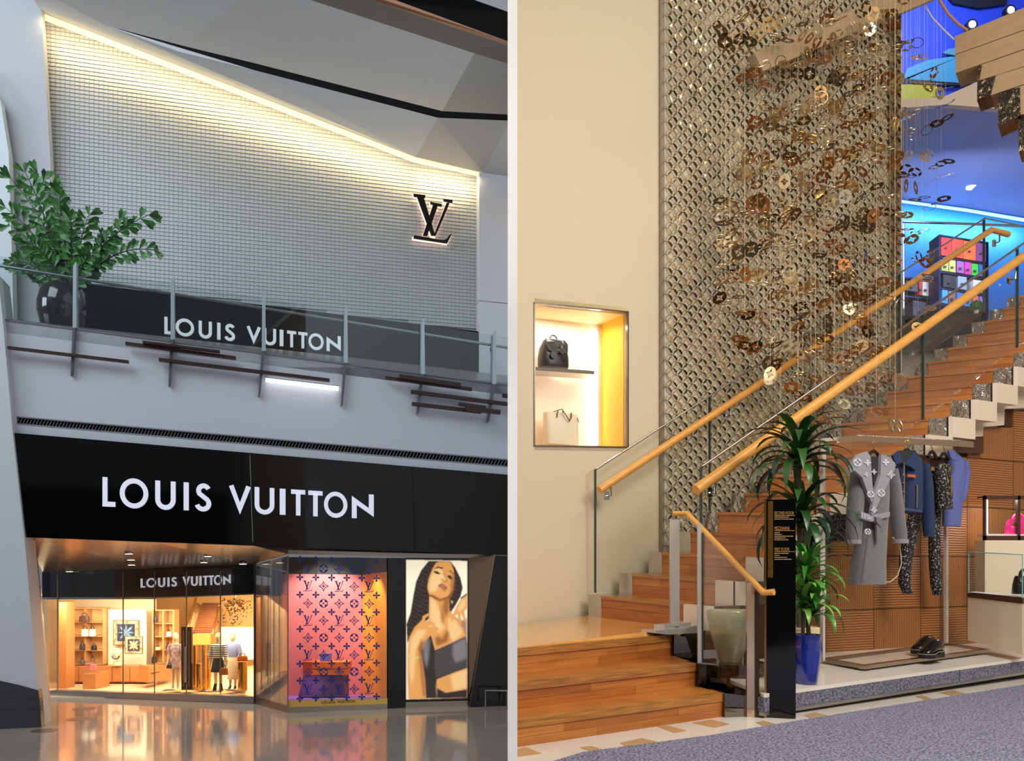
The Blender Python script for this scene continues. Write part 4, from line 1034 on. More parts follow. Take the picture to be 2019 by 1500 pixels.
# ---- balustrades
far_gl = glass('stair_glass', (.98, .985, .975), .015)
def balustrade(label, pl, cap, rail, base, joints, rr, rc, clip):
    o = thing('stair_balustrade', label, 'balustrade', pl.hit(base[0][0], base[0][1]))
    ys = lambda pts, x: next(lerp(p[1], q[1], (x - p[0]) / (q[0] - p[0])) for p, q in zip(pts, pts[1:]) if p[0] <= x <= q[0])
    for x0, x1 in zip(joints, joints[1:]):
        b = MB().px([(x0 + .7, ys(cap, x0)), (x1 - .7, ys(cap, x1)), (x1 - .7, ys(base, x1)), (x0 + .7, ys(base, x0))], pl, .02, 0); mk('pane', b, far_gl, o)
    for x in joints:
        b = MB().px([(x - .9, ys(cap, x)), (x + .9, ys(cap, x)), (x + .9, ys(base, x)), (x - .9, ys(base, x))], pl, .03, .005); mk('glass_edge', b, M('glass_edge_dark', (52, 68, 64), .2), o)
    b = MB().tube([pl.hit(x, y) for x, y in cap], rc, 8); mk('cap_rail', b, chrome, o, True)
    b = MB().tube([pl.hit(x, y, .1) for x, y in rail], rr, 14); mk('handrail', b, M('golden_oak_rail', (228, 168, 84), .3, var=((4, 4, 30), (212, 148, 66), .3), coat=.3), o, True)
    for x, y in clip:
        c_ = pl.hit(x, y, .03); b = MB().box(c_ - UP * .04, .05, .03, .09, rz_run); b.tube([c_ + UP * .0, c_ + pl.n * .08, c_ + pl.n * .08 + UP * .09], .012, 6); mk('bracket', b, chrome, o)
    return o


balustrade('glass balustrade with oak handrail along the ring screen', FAR, [(1175, 925), (1942, 430), (2030, 448)], [(1182, 966), (1955, 453), (1988, 462)], [(1170, 1172), (1942, 615), (2030, 560)], [(1175, 1401, 1600, 1775, 1942)][0], .042, .012, [(1196, 978), (1432, 820), (1960, 480)])
balustrade('glass balustrade with thicker oak handrail on the open stair side', NEAR, [(1384, 920), (2035, 468)], [(1372, 966), (2035, 494)], [(1384, 1162), (2035, 664)], [1384, 1822, 2008, 2034], .054, .014, [(1399, 972), (1990, 553)])
# ---- cream wall with display niche
WL = VP((FAR.a[0] - FAR.n[0] * .13, FAR.a[1] - FAR.n[1] * .13), (FAR.a[0] - FAR.n[0] * .13 + FAR.d[0], FAR.a[1] - FAR.n[1] * .13 + FAR.d[1]))
nt0, nt1, nb0, nb1 = 597, 615.5, 878, 881
b = MB()
b.px([(1016, -60), (1302, -60), (1302, 620), (1239, nt1), (1054, nt0), (1016, 594)], WL, .1)
b.px([(1016, 594), (1054, nt0), (1054, nb0), (1016, 877)], WL, .1)
b.px([(1239, nt1), (1302, 620), (1302, 882), (1239, nb1)], WL, .1)
b.px([(1016, 877), (1054, nb0), (1239, nb1), (1302, 882), (1302, 1225), (1016, 1240)], WL, .1)
struct('wall_cream', b, cream_w)
nc = thing('display_niche', 'lit wall niche with chrome frame, yellow side and two bags', 'niche', WL.hit(1146, 880, -.3))
dep = Vec((-WL.n[0], -WL.n[1], 0)) * .55
cnr = [WL.hit(1054, nt0), WL.hit(1239, nt1), WL.hit(1239, nb1), WL.hit(1054, nb0)]
big = [cnr[0].copy(), cnr[1], cnr[2], cnr[3].copy()]
dl_ = Vec((max(.045, cnr[0][0] + dep[0]) - cnr[0][0], dep[1], 0))
glow = M('niche_white', (244, 226, 206), .6)
b = MB().prism([big[0] + dl_, big[1] + dep, big[2] + dep, big[3] + dl_], Vec((0, .05, 0))); mk('back_panel', b, glow, nc)
b = MB().prism([cnr[1] + dep, cnr[2] + dep, cnr[2] + dep * .12, cnr[1] + dep * .12], WL.t * .05); mk('yellow_side', b, M('niche_yellow', (246, 196, 56), .5), nc)
b = MB().prism([big[0], big[1], big[1] + dep, big[0] + dl_], UP * .05); mk('top_panel', b, M('niche_top', (248, 226, 170), .6), nc)
b = MB().prism([big[3], big[2], big[2] + dep, big[3] + dl_], UP * -.05); mk('floor_panel', b, glow, nc)
b = MB().prism([big[0], big[3], big[3] + dl_, big[0] + dl_], Vec((-.01, 0, 0))); mk('end_panel', b, glow, nc)
b = MB()
for q in ([(1053, 595), (1240, 613.5), (1240, 616), (1053, 598)], [(1053, 877), (1240, 880), (1240, 882.3), (1053, 879.3)], [(1053, 595), (1055.3, 595), (1055.3, 879), (1053, 879)], [(1237.5, 614), (1240, 614), (1240, 882), (1237.5, 882)]): b.px(q, WL, .04, .012)
mk('frame', b, M('frame_steel', (120, 112, 104), .25, .9), nc)
b = MB().prism([WL.hit(1056, 723, -.15), WL.hit(1172, 731, -.15), WL.hit(1172, 738, -.15), WL.hit(1056, 730, -.15)], Vec((-.02, .25, 0))); mk('shelf', b, mirror, nc)
m_ = (cnr[0] + cnr[1]) / 2 + dep * .5
area('niche_top_led', tuple(m_ - UP * .05), tuple(m_ - UP * 1.2 + dep * .25), .9, .08, 6, (1, .94, .84))
e_ = (cnr[1] + cnr[2]) / 2 + dep * .93 - WL.t * .06
strip('niche_side_led', cnr[1] + dep * .93 - WL.t * .05 - UP * .1, cnr[2] + dep * .93 - WL.t * .05 + UP * .1, -WL.t + Vec((dep[0], dep[1], 0)) * .3, .05, 5, (1, .95, .87))
# bags in the niche
c_ = WL.hit(1091, 726, -.28); bg = thing('leather_backpack', 'black leather flap backpack with round tag on the niche shelf', 'bag', c_)
k_ = WL.D(1091, -.28) / F; lea = M('black_leather', (36, 36, 40), .35, bump=(25, .15, .01))
def rows(c, lst, k): return [(c[0], c[1], c[2] + z * k, w_ * k, d_ * k) for z, w_, d_ in lst]
b = MB().loft(rows(c_, [(0, 29, 17), (4, 31, 18), (20, 31, 18), (38, 28, 16), (50, 22, 13), (54, 20, 11)], k_), 20, rz=rz_run, sq=.55); mk('body', b, lea, bg, True)
fx = c_ + WL.n * (17 * k_)
b = MB().prism([fx + WL.t * x * k_ + UP * z * k_ + WL.n * y * k_ for x, z, y in ((-21, 55, -8), (21, 55, -8), (24, 46, -1), (22, 30, 2.5), (10, 25, 3.5), (-10, 25, 3.5), (-22, 30, 2.5), (-24, 46, -1))], WL.n * (-3 * k_)); mk('flap', b, lea, bg)
b = MB().tube([c_ + WL.t * (9 * math.cos(a) * k_) + UP * ((53 + 12 * math.sin(a)) * k_) for a in [i * math.pi / 10 for i in range(11)]], 1.4 * k_, 6); mk('handle', b, lea, bg)
b = MB().tube([fx + WL.n * .02 + UP * 20 * k_ - WL.t * 12 * k_, fx + WL.n * .035 + UP * 20 * k_ - WL.t * 12 * k_], 7 * k_, 16); mk('round_tag', b, M('grey_leather', (62, 62, 66), .4), bg)
b = MB().box(fx + WL.n * .022 + UP * 34 * k_ + WL.t * 6 * k_, 5 * k_, .02, 7 * k_, rz_run); mk('clasp', b, chrome, bg)
b = MB().tube([fx + WL.n * .022 + UP * 30 * k_, fx + WL.n * .03 + UP * 22 * k_ + WL.t * 8 * k_, fx + WL.n * .02 + UP * 12 * k_ + WL.t * 14 * k_], 1 * k_, 6); mk('drawcord', b, lea, bg)
c_ = WL.hit(1106, 877.5, -.3); tb = thing('tote_bag', 'ivory embossed tote bag standing on the niche floor', 'bag', c_)
ivory = M('ivory_leather', (226, 214, 186), .5, bump=(22, .25, .01)); dkiv = M('taupe_handle', (120, 106, 88), .5)
b = MB().loft(rows(c_, [(0, 35, 14), (3, 36, 15), (40, 37, 13), (62, 38, 9), (63, 36, 8)], k_), 20, rz=rz_run, sq=.4); mk('body', b, ivory, tb, True)
for s in (-1, 1):
    q_ = c_ + WL.n * (s * 9 * k_) + UP * 60 * k_
    b = MB().tube([q_ + WL.t * x * k_ + UP * z * k_ + WL.n * y * k_ for x, z, y in ((-16, -8, 3), (-14, 6, 3), (-6, 9, 5), (4, -6, 8), (10, -14, 7) if s > 0 else (6, 8, 5), (16, -4, 5), (17, 4, 3), (16, -8, 3))], 1.3 * k_, 6); mk('handle', b, dkiv, tb)
b = MB().tube([c_ + WL.t * 32 * k_ + UP * 58 * k_ + WL.n * .04, c_ + WL.t * 33 * k_ + UP * 46 * k_ + WL.n * .08], .8 * k_, 6); mk('side_cord', b, dkiv, tb)
# store shell behind and beside the photographer
b = MB().prism([(.04, -6, 0), (14, -6, 0), (14, -6, 13), (.04, -6, 13)], (0, -.2, 0)); struct('wall_store_front', b, M('store_cream', (216, 204, 184), .7))
b = MB().prism([(14, -6, 0), (14, 18, 0), (14, 18, 13), (14, -6, 13)], (.2, 0, 0)); struct('wall_store_side', b, M('store_cream', ()))
b = MB().prism([(.04, -6, 13), (14, -6, 13), (14, 18, 13), (.04, 18, 13)], (0, 0, .2)); struct('ceiling_store', b, M('store_cream', ()))
b = MB().prism([(4, 18, 0), (14, 18, 0), (14, 18, 13), (4, 18, 13)], (0, .2, 0)); struct('wall_store_back', b, M('store_cream', ()))
b = MB().prism([(.04, -6, 0), (14, -6, 0), (14, 3.5, 0), (.04, 3.5, 0)], (0, 0, -.2)); struct('floor_store_front', b, M('floor_grey_carpet', (150, 148, 156), .9))
# ---- ring screen
b = MB().px([(1300, -60), (1778, -60), (1778, 760), (1700, 860), (1300, 1160)], WL, .1, -.06); struct('wall_screen_backing', b, beige_w)
b = MB().px([(1302, -60), (1310, -60), (1310, 1130), (1302, 1132)], WL, .15, .03); struct('trim_screen_edge', b, M('taupe_trim', (140, 124, 104), .4))
b = MB().px([(1764, -60), (1777, -60), (1777, 760), (1764, 770)], WL, .2, .04); struct('trim_screen_post', b, M('taupe_post', (150, 132, 108), .4))
sn = thing('ring_screen', 'tall screen of interlocking metal rings and turned brass petals beside the staircase', 'screen', WL.hit(1530, 1000))
S0 = WL.hit(1311, 1120, .03); S1 = WL.hit(1763, 1120, .03); slen = (S1 - S0).length
w_, h_ = .142, .150; SPX = [(1310, -30), (1764, -30), (1764, 757), (1310, 1092)]
brass = M('lit_brass_petal', (216, 192, 146), .2, .8); brd = M('shaded_brass_petal', (92, 70, 42), .3, .7); pale = M('pale_gold_petal', (250, 236, 200), .18, .8)
# one petal mesh, used singly
pw = .5 * math.hypot(w_, h_)
pv = [Vec((-pw * .43, 0, 0)), Vec((-pw * .2, pw * .23, .012)), Vec((pw * .2, pw * .23, .012)), Vec((pw * .43, 0, 0)), Vec((pw * .2, -pw * .23, .012)), Vec((-pw * .2, -pw * .23, .012)), Vec((0, 0, -.006))]
pf = [[0, 6, 1], [1, 6, 2], [2, 6, 3], [3, 6, 4], [4, 6, 5], [5, 6, 0]]
pmes = []
for m_ in (brass, brd, pale):
    me = bpy.data.meshes.new('petal'); me.from_pydata([tuple(v) for v in pv], [], pf); me.materials.append(m_); me.update(); pmes.append(me)
from mathutils import Matrix
pb = MB(); rbm = MB(); nsing = 0; rp = random.Random(21)
zmin, zmax = 0.7, 8.9
for i in range(0, int(slen / (w_ / 2)) + 1):
    for jz in range(0, int((zmax - zmin) / (h_ / 2)) + 1):
        s = i * w_ / 2; z = zmin + jz * h_ / 2
        base = S0 + WL.t * s; base = Vec((base[0], base[1], z))
        sx = CX + F * base[0] / base[1]; sy = HY - F * (base[2] - CZ) / base[1]
        if not inside(sx, sy, SPX): continue
        if (i + jz) % 2:      # ring centre
            vs = []; n = 14
            for q in range(n):
                a = 2 * math.pi * q / n; d_ = WL.t * (w_ / 2 * 1.04 * math.cos(a)) + UP * (h_ / 2 * 1.04 * math.sin(a))
                vs += [base + d_ * 1.02 + WL.n * .02, base + d_ * .965 + WL.n * .02]
            rbm.add(vs, [[2 * q, 2 * q + 1, (2 * q + 3) % (2 * n), (2 * q + 2) % (2 * n)] for q in range(n)])
        else:
            fld = math.sin(s * 2.3 + z * 1.15) + math.sin(z * 1.9 - s * 3.1 + 1.0) * .8 + math.sin(s * 5 + z * .6) * .4
            for sg_ in (1, -1):
                ax = (WL.t * (w_ / 2) + UP * (h_ / 2 * sg_)).normalized(); mid = base + ax * pw / 2 + WL.n * .045
                wd = WL.n.cross(ax).normalized()
                th = (1.38 + rp.uniform(-.2, .15)) if fld < .1 else (.85 + rp.uniform(-.35, .35))
                if sg_ < 0: th = -th
                wv = wd * math.cos(th) + WL.n * math.sin(th); nv = ax.cross(wv)
                mi = (0 if (sg_ > 0) != (rp.random() < .15) else 1) if rp.random() > .1 else 2  # one diagonal mostly lit brass, the other mostly shaded: light put in colour
                if nsing < 300 and sx < 1455 and 640 < sy < 1010:
                    o_ = bpy.data.objects.new('petal', pmes[mi]); C.objects.link(o_); o_.parent = sn
                    mm = Matrix((ax, wv, nv)).transposed().to_4x4(); mm.translation = mid - sn.location; o_.matrix_local = mm; nsing += 1
                else: pb.add([mid + ax * v[0] + wv * v[1] + nv * v[2] for v in pv], pf, mi)
mk('petal_field', pb, [brass, brd, pale], sn, kind='stuff')
mk('ring_mesh', rbm, M('dark_ring_wire', (84, 70, 50), .35, .8), sn, kind='stuff')
# slanted soffit beam crossing the top of the screen
b = MB().px([(1487, 104), (1722, 0), (1800, -36), (1930, -40), (1837, 0), (1505, 140)], WL, .12, .35); struct('ceiling_stair_beam', b, M('tan_beam', (168, 144, 110), .5))
# ---- panelled wall under the stair, platform
PLAT = GP(P(1600, 1356, 7.2), P(2019, 1297, 9.3), P(1628, 1291, 9.15))
VWW = VP((NEAR.a[0] - NEAR.n[0] * .06, NEAR.a[1] - NEAR.n[1] * .06), (NEAR.a[0] - NEAR.n[0] * .06 + NEAR.d[0], NEAR.a[1] - NEAR.n[1] * .06 + NEAR.d[1]))
b = MB().px([(1480, 1150), (1600, 1062), (1700, 985), (1780, 925), (1864, 893), (1939, 893), (1939, 843), (1981, 841), (1981, 808), (2060, 806), (2300, 640), (2300, 1250), (2040, 1275), (1480, 1320)], VWW, .1, -.03); wp = struct('wall_panelled', b, M('panel_core', (70, 40, 20), .6))
def striped(name, axis, scale):
    if name in MATS: return MATS[name]
    m = M(name, (172, 108, 52), .4); nt = m.node_tree; bs = nt.nodes['Principled BSDF']; tc = nt.nodes.new('ShaderNodeTexCoord'); wv = nt.nodes.new('ShaderNodeTexWave'); wv.bands_direction = axis
    wv.inputs['Scale'].default_value = scale; wv.inputs['Distortion'].default_value = 1.2; wv.inputs['Detail'].default_value = 2; wv.inputs['Detail Scale'].default_value = .6
    cr = nt.nodes.new('ShaderNodeValToRGB'); cr.color_ramp.elements[0].color = rgb((98, 58, 26)); cr.color_ramp.elements[1].color = rgb((168, 108, 54)); cr.color_ramp.elements[0].position = .05; cr.color_ramp.elements[1].position = .45
    bp = nt.nodes.new('ShaderNodeBump'); bp.inputs['Strength'].default_value = .6; bp.inputs['Distance'].default_value = .01
    nt.links.new(tc.outputs['Object'], wv.inputs[0]); nt.links.new(wv.outputs[0], cr.inputs[0]); nt.links.new(cr.outputs[0], bs.inputs['Base Color']); nt.links.new(wv.outputs[0], bp.inputs['Height']); nt.links.new(bp.outputs[0], bs.inputs['Normal'])
    return m


hz, vtm = striped('panel_slats_across', 'Z', 11.0), striped('panel_slats_upright', 'X', 12.0)
xb = [1536, 1628, 1723, 1815, 1907, 1998, 2090, 2180, 2270]; zb = [.16, .74, 1.34, 1.94, 2.54, 3.2]
def yz(x, z): return HY - F * (z - CZ) / VWW.D(x)
for i in range(8):
    for r in range(5):
        x0, x1 = xb[i] + .6, xb[i + 1] - .6
        top = {0: 1.94, 1: 1.95}.get(i, 9)
        lim = {0: 1090, 1: 1015, 2: 950, 3: 893, 4: 843, 5: 808, 6: 780, 7: 740}[i]
        y0, y1 = yz(x0, zb[r + 1]) + .8, yz(x1, zb[r + 1]) + .8
        y0, y1 = max(y0, lim), max(y1, lim); yb0, yb1 = yz(x0, zb[r]) - .8, yz(x1, zb[r]) - .8
        if yb0 <= y0 + 4: continue
        b = MB().px([(x0, y0), (x1, y1), (x1, yb1), (x0, yb0)], VWW, .04, .0); mk('panel', b, hz if (i + r) % 2 else vtm, wp)
b = MB().prism([PLAT.hit(1506, 1367.8), PLAT.hit(2300, 1258.4), PLAT.hit(2300, 1215), PLAT.hit(1600, 1284), PLAT.hit(1490, 1300), PLAT.hit(1436, 1318), PLAT.hit(1440, 1340)], (0, 0, -.03))
pf_ = struct('floor_platform', b, marble)
def plf(x, y): return PLAT.hit(x, y)
e0, e1 = plf(1506, 1367.8), plf(2300, 1258.4)
t_ = (e1 - e0); n_ = Vec((t_[1], -t_[0], 0)).normalized()
sp = 9 / 20
for u0, u1 in ((0, .36), (.362, 1)):
    b = MB().para(e0 + t_ * u0 - UP * .03 + n_ * .0, t_ * (u1 - u0), n_ * -.06, UP * -.115); mk('carpet_facing', b, M('platform_carpet', (126, 128, 142), .95, var=(60, (66, 68, 86), .1, 2.0)), pf_)
b = MB().para(e0 - UP * .147, t_, n_ * -.05, UP * -.03); mk('metal_strip', b, steel, pf_)
b = MB().para(e0 - UP * .177 - n_ * .12, t_, n_ * -.05, UP * -.06); mk('painted_shadow_bar', b, blackm, pf_)  # black bar gives the shadow under the platform edge as colour
b = MB().prism([e0 - UP * .24 - n_ * .3, e1 - UP * .24 - n_ * .3, plf(2300, 1215) - UP * .3, plf(1450, 1322) - UP * .2], UP * .2); mk('core', b, blackm, pf_)

# ================================================================ mezzanine beyond
blue_w = M('blue_wall', (40, 110, 196), .5); blue_c = M('blue_ceiling', (150, 158, 200), .5)
b = MB().pbox(1774, 385, 2400, 760, 16.0, .1); struct('wall_mezzanine', b, blue_w)
b = MB().prism([P(1776, 212, 12.7), P(1968, 216, 12.7), P(2400, 240, 12.7), P(2400, 490, 16.0), P(1905, 409, 16.0), P(1776, 392, 16.0)], (0, 0, .08)); struct('ceiling_mezzanine', b, blue_c)
b = MB().px([(1776, 196), (1862, 190), (1930, 160), (1975, 215), (1870, 206), (1776, 213)], flat(12.6), .1); struct('trim_mezzanine_edge', b, M('pale_edge', (206, 190, 176), .5))
b = MB().prism([P(1776, 643, 14.4), P(2060, 643, 14.4), P(2060, 628, 16), P(1776, 628, 16)], (0, 0, -.2)); struct('floor_mezzanine', b, M('dark_floor', (60, 56, 60), .4))
b = MB().pbox(1774, -80, 2400, 225, 15.2, .1); struct('wall_upper_blue', b, M('deep_blue_wall', (34, 66, 206), .45))
mu = thing('mural', 'abstract mural of teal and yellow shapes on the deep blue upper wall', 'mural', P(1860, 215, 15.1))
for q, col, nm, off in (([(1776, 162), (1790, 134), (1830, 118), (1900, 108), (1968, 92), (1975, 170), (1870, 168), (1776, 158)], (62, 150, 190), 'teal', 0), ([(1776, 166), (1845, 168), (1852, 190), (1830, 204), (1776, 218)], (176, 172, 46), 'yellow', .02), ([(1776, 155), (1850, 160), (1930, 166), (1970, 160), (1970, 166), (1850, 169), (1776, 162)], (14, 20, 40), 'ink', .03),
                        ([(1858, -20), (1990, -20), (1985, 8), (1930, 16), (1880, 6)], (14, 20, 36), 'ink', .01), ([(1858, 104), (1870, 96), (1962, 86), (1966, 100), (1900, 112)], (84, 140, 170), 'pale', .03)):
    b = MB().px(q, flat(15.15 - off), .03); mk(nm + '_shape', b, M('mural_' + nm, col, .4, bump=(4, .2)), mu)
for x, y, D in ((1808, 270, 13.6), (1917, 370, 15.2)):
    p = P(x, y, D); o = thing('ceiling_spot', 'round white downlight in the pale blue mezzanine ceiling', 'downlight', p, 'downlights in the mezzanine ceiling')
    b = MB().lathe(p, [(.1, 0), (.1, .05)], 16); mk('lens', b, M('cool_downlight', (236, 242, 255), .5, emit=6), o)
for x, y, lab in ((1917, 48, 'round spotlight with a dark rim on the deep blue upper wall'), (1993, 20, 'round spotlight above the tan stepped stair underside')):
    p = P(x, y, 14.9); o = thing('wall_spot', lab, 'downlight', p)
    b = MB().tube([p, p + Vec((0, .1, 0))], .1, 16); mk('rim', b, blackm, o); b = MB().tube([p - Vec((0, .01, 0)), p + Vec((0, .05, 0))], .06, 16); mk('lens', b, M('cool_downlight', ()), o)
b = MB().prism([P(1776, 394, 15.85), P(1905, 411, 15.85), P(2060, 437, 15.85), P(2060, 443, 15.85), P(1905, 416, 15.85), P(1776, 398, 15.85)], (0, .03, 0)); o = mk('cove_strip', b, M('cyan_cove', (150, 230, 255), .5, emit=1.6)); tag(o, 'cyan glowing cove light along the top of the mezzanine wall', 'light')
strip('mezzanine_cove_led', P(1776, 396, 15.6), P(2050, 438, 15.6), Vec((0, .6, -1)), .1, 60, (.35, .8, 1))
area('mezzanine_blue_light', (6.8, 13.6, 6.6), (7.2, 15.5, 6.0), 2.5, 1.5, 60, (.45, .55, .95))
area('upper_blue_light', (6.6, 13.2, 11.4), (7.0, 15.2, 10.4), 3, 1, 120, (.5, .65, 1.0))
# tan stepped underside of the upper stair
us = thing('upper_stair', 'tan stepped underside of a second stair with mirrored ends below the ceiling', 'stairs', P(1960, 250, 10))
tanb = wood('tan_board', (158, 132, 98), (148, 122, 88), (4, 4, 20), .5, 0)
USP = VP((P(1883, 0, 9.6)[0], 9.6), (P(2060, 0, 9.1)[0], 9.1))
for q in ([(1882.6, 71.6), (2060, -2), (2060, 44), (1883.5, 107)], [(1883.5, 108.5), (2060, 45.5), (2060, 82), (1884, 144)], [(1934, 128), (2060, 84), (2060, 118), (1929, 159)], [(1963, 149), (2060, 120), (2060, 152), (1953, 188)], [(2000, 174), (2060, 154), (2060, 220), (2010, 226)]):
    b = MB().px(q, USP, .35); mk('board', b, tanb, us)
for q in ([(1927, 137), (1936, 128), (1930, 160), (1926, 160)], [(1927, 160), (1963, 149), (1953, 187), (1926, 197)], [(1968, 183), (2011, 172), (2012, 228), (1968, 248)], [(2008, 236), (2060, 222), (2060, 290), (2009, 299)]):
    b = MB().px(q, USP, .3, .02); mk('mirror_end', b, M('antique_mirror', (120, 104, 84), .12, 1.0, bump=(7, .7, .04)), us)
# hanging ropes up there
for pts, lab, m_ in (([(1852, 0), (1870, 28), (1890, 48), (1908, 60)], 'coppery rope sweeping across the deep blue upper wall', M('copper_rope', (190, 130, 90), .5)), ([(1822, 8), (1838, 35), (1862, 60), (1881, 78)], 'thin white rope sweeping across the deep blue upper wall', M('white_rope', (214, 206, 196), .6))):
    b = MB().tube([P(x, y, 11.5) for x, y in pts], .018 if 'thin' not in lab else .01, 8); tag(mk('hanging_rope', b, m_, smooth=True), lab, 'rope')
# shelves with boxes
DS = 14.6
def tower(label, x0, x1, ys, sl, D):
    o = thing('book_tower', label, 'shelves', P((x0 + x1) / 2, ys[-1][0], D))
    for x in (x0, x1):
        dy = sl * (x - x0); b = MB().pbox(x - 1.3, ys[0][0] + dy, x + 1.3, ys[-1][0] + dy, D, .35); mk('upright', b, M('navy_metal', (28, 44, 84), .25, .7), o)
    for y, in ys:
        b = MB().px([(x0, y), (x1, y + sl * (x1 - x0)), (x1, y + sl * (x1 - x0) + 3), (x0, y + 3)], flat(D), .35); mk('shelf', b, M('navy_metal', ()), o)
    b = MB().px([(x0, ys[0][0]), (x1, ys[0][0] + sl * (x1 - x0)), (x1, ys[-1][0] + sl * (x1 - x0)), (x0, ys[-1][0])], flat(D + .35), .03); mk('back', b, M('navy_back', (14, 22, 44), .5), o)


tower('tall navy shelf tower full of coloured boxes on the mezzanine', 1853, 1948, [(462,), (505,), (534,), (566,), (598,), (626,)], .16, DS)
tower('lower navy shelf of books beside the coloured box tower', 1783, 1841, [(545,), (582,), (636,)], .1, DS + .5)
BX = [(1856, 467, 1876, 503, (196, 44, 34), 'tall red box on the top shelf'), (1877, 470, 1899, 506, (204, 62, 40), 'brick-red box with a small stamp on the top shelf'), (1900, 474, 1924, 510, (214, 92, 40), 'orange box with a dark square on the top shelf'), (1925, 478, 1944, 514, (110, 52, 110), 'plum box at the end of the top shelf'),
      (1857, 511, 1870, 533, (150, 160, 82), 'olive book box on the second shelf'), (1872, 512, 1884, 535, (176, 188, 96), 'lime book box on the second shelf'), (1887, 514, 1901, 537, (140, 84, 150), 'purple book box on the second shelf'), (1903, 516, 1915, 540, (186, 44, 150), 'magenta book box on the second shelf'), (1916, 519, 1929, 542, (44, 176, 52), 'bright green book box on the second shelf'), (1931, 521, 1942, 544, (36, 94, 160), 'blue book box on the second shelf'),
      (1860, 541, 1884, 565, (20, 26, 38), 'dark album on the third shelf'), (1889, 544, 1906, 569, (130, 150, 170), 'grey picture album on the third shelf'), (1919, 551, 1942, 574, (206, 210, 216), 'white album with black marks on the third shelf'),
      (1858, 571, 1869, 597, (52, 140, 214), 'sky blue box on the lowest shelf'), (1871, 573, 1884, 599, (122, 92, 78), 'brown box on the lowest shelf'), (1887, 576, 1900, 601, (44, 110, 206), 'royal blue box on the lowest shelf'), (1902, 579, 1915, 603, (36, 120, 170), 'teal blue box on the lowest shelf'), (1918, 582, 1929, 606, (206, 104, 74), 'coral box on the lowest shelf'), (1932, 584, 1943, 608, (122, 104, 200), 'lilac box on the lowest shelf'),
      (1787, 553, 1809, 572, (52, 62, 84), 'album with a skyline cover on the lower shelf'), (1812, 553, 1818, 581, (176, 40, 52), 'narrow red book beside the skyline album'), (1819, 555, 1831, 582, (196, 192, 190), 'pale sketch album on the lower shelf'), (1832, 552, 1838, 583, (190, 40, 48), 'tall red book at the end of the lower shelf'), (1800, 592, 1826, 629, (44, 52, 74), 'navy book lying at the foot of the lower shelf')]
for x0, y0, x1, y1, col, lab in BX:
    b = MB().px([(x0, y0), (x1, y0 + (x1 - x0) * .15), (x1, y1 + (x1 - x0) * .15), (x0, y1)], flat(DS - .02 if x0 > 1852 else DS + .46), .28); o = thing('coloured_box', lab, 'box', P((x0 + x1) / 2, y1, DS), 'boxes on the mezzanine shelves'); mk('case', b, M('box_%d_%d_%d' % col, col, .5), o)
    cx_, cy_ = (x0 + x1) / 2, (y0 + y1) / 2 + 3; b = MB().pbox(cx_ - 2.5, cy_ - 1.5, cx_ + 2.5, cy_ + 1.5, DS - .06 if x0 > 1852 else DS + .42, .02); mk('label_plate', b, M('box_plate', (60, 40, 60), .5), o)
area('shelf_light', tuple(P(1890, 440, 13.4)), tuple(P(1895, 560, 14.6)), 1.0, .3, 26, (.95, .95, 1))
b = MB().px([(1776, 622), (1872, 622), (1936, 617), (1936, 680), (1776, 690)], flat(12.9), .28); o = mk('dark_counter', b, M('dark_gloss', (34, 36, 48), .12)); tag(o, 'dark glossy mezzanine counter below the box shelves', 'counter')
b = MB().px([(1776, 680), (1900, 660), (1900, 790), (1776, 790)], flat(13.2), .1); struct('wall_grey_lobby', b, M('lobby_grey', (176, 166, 152), .6))
b = MB().pbox(1794, 684, 1802, 700, 13.15, .03); o = thing('wall_switch', 'small white wall switch plate on the grey lobby wall', 'switch', P(1798, 700, 13.1)); mk('plate', b, M('switch_white', (236, 232, 224), .4), o); b = MB().pbox(1797, 689, 1799.5, 695, 13.13, .03); mk('rocker', b, blackm, o)
c_ = P(1925, 618, 12.8); bp_ = thing('topiary_ball', 'small clipped green ball plant on the dark counter', 'plant', c_)
b = MB().lathe(c_, [(.03, 0), (.04, .05)], 10); mk('pot', b, M('switch_white', ()), bp_)
b = MB(); rq = random.Random(4)
for i in range(420):
    d_ = Vec((rq.gauss(0, 1), rq.gauss(0, 1), rq.gauss(0, 1))).normalized(); p = c_ + UP * .11 + d_ * .075 * rq.uniform(.8, 1.05); a_ = d_.cross(Vec((rq.random(), rq.random(), rq.random()))).normalized() * .012
    b.poly([p - a_, p + d_ * .02, p + a_])
b.loft([(c_[0], c_[1], c_[2] + .11 + .07 * math.sin(a), .07 * math.cos(a) + .001, .07 * math.cos(a) + .001) for a in [-1.5 + i * .3 for i in range(11)]], 12)
mk('foliage', b, M('ball_green', (50, 140, 60), .6), bp_, kind='stuff')
b = MB().tube([P(1780, 437, 14.5), P(1905, 441, 14.5), P(2110, 450, 14.5)], .02, 8)
for x in (1782, 2036): b.tube([P(x, 441, 14.5), Vec((P(x, 441, 14.5)[0], 14.5, P(1776, 643, 14.4)[2]))], .018, 6)
tag(mk('mezzanine_rail', b, chrome), 'thin horizontal metal rail across the blue mezzanine', 'rail')
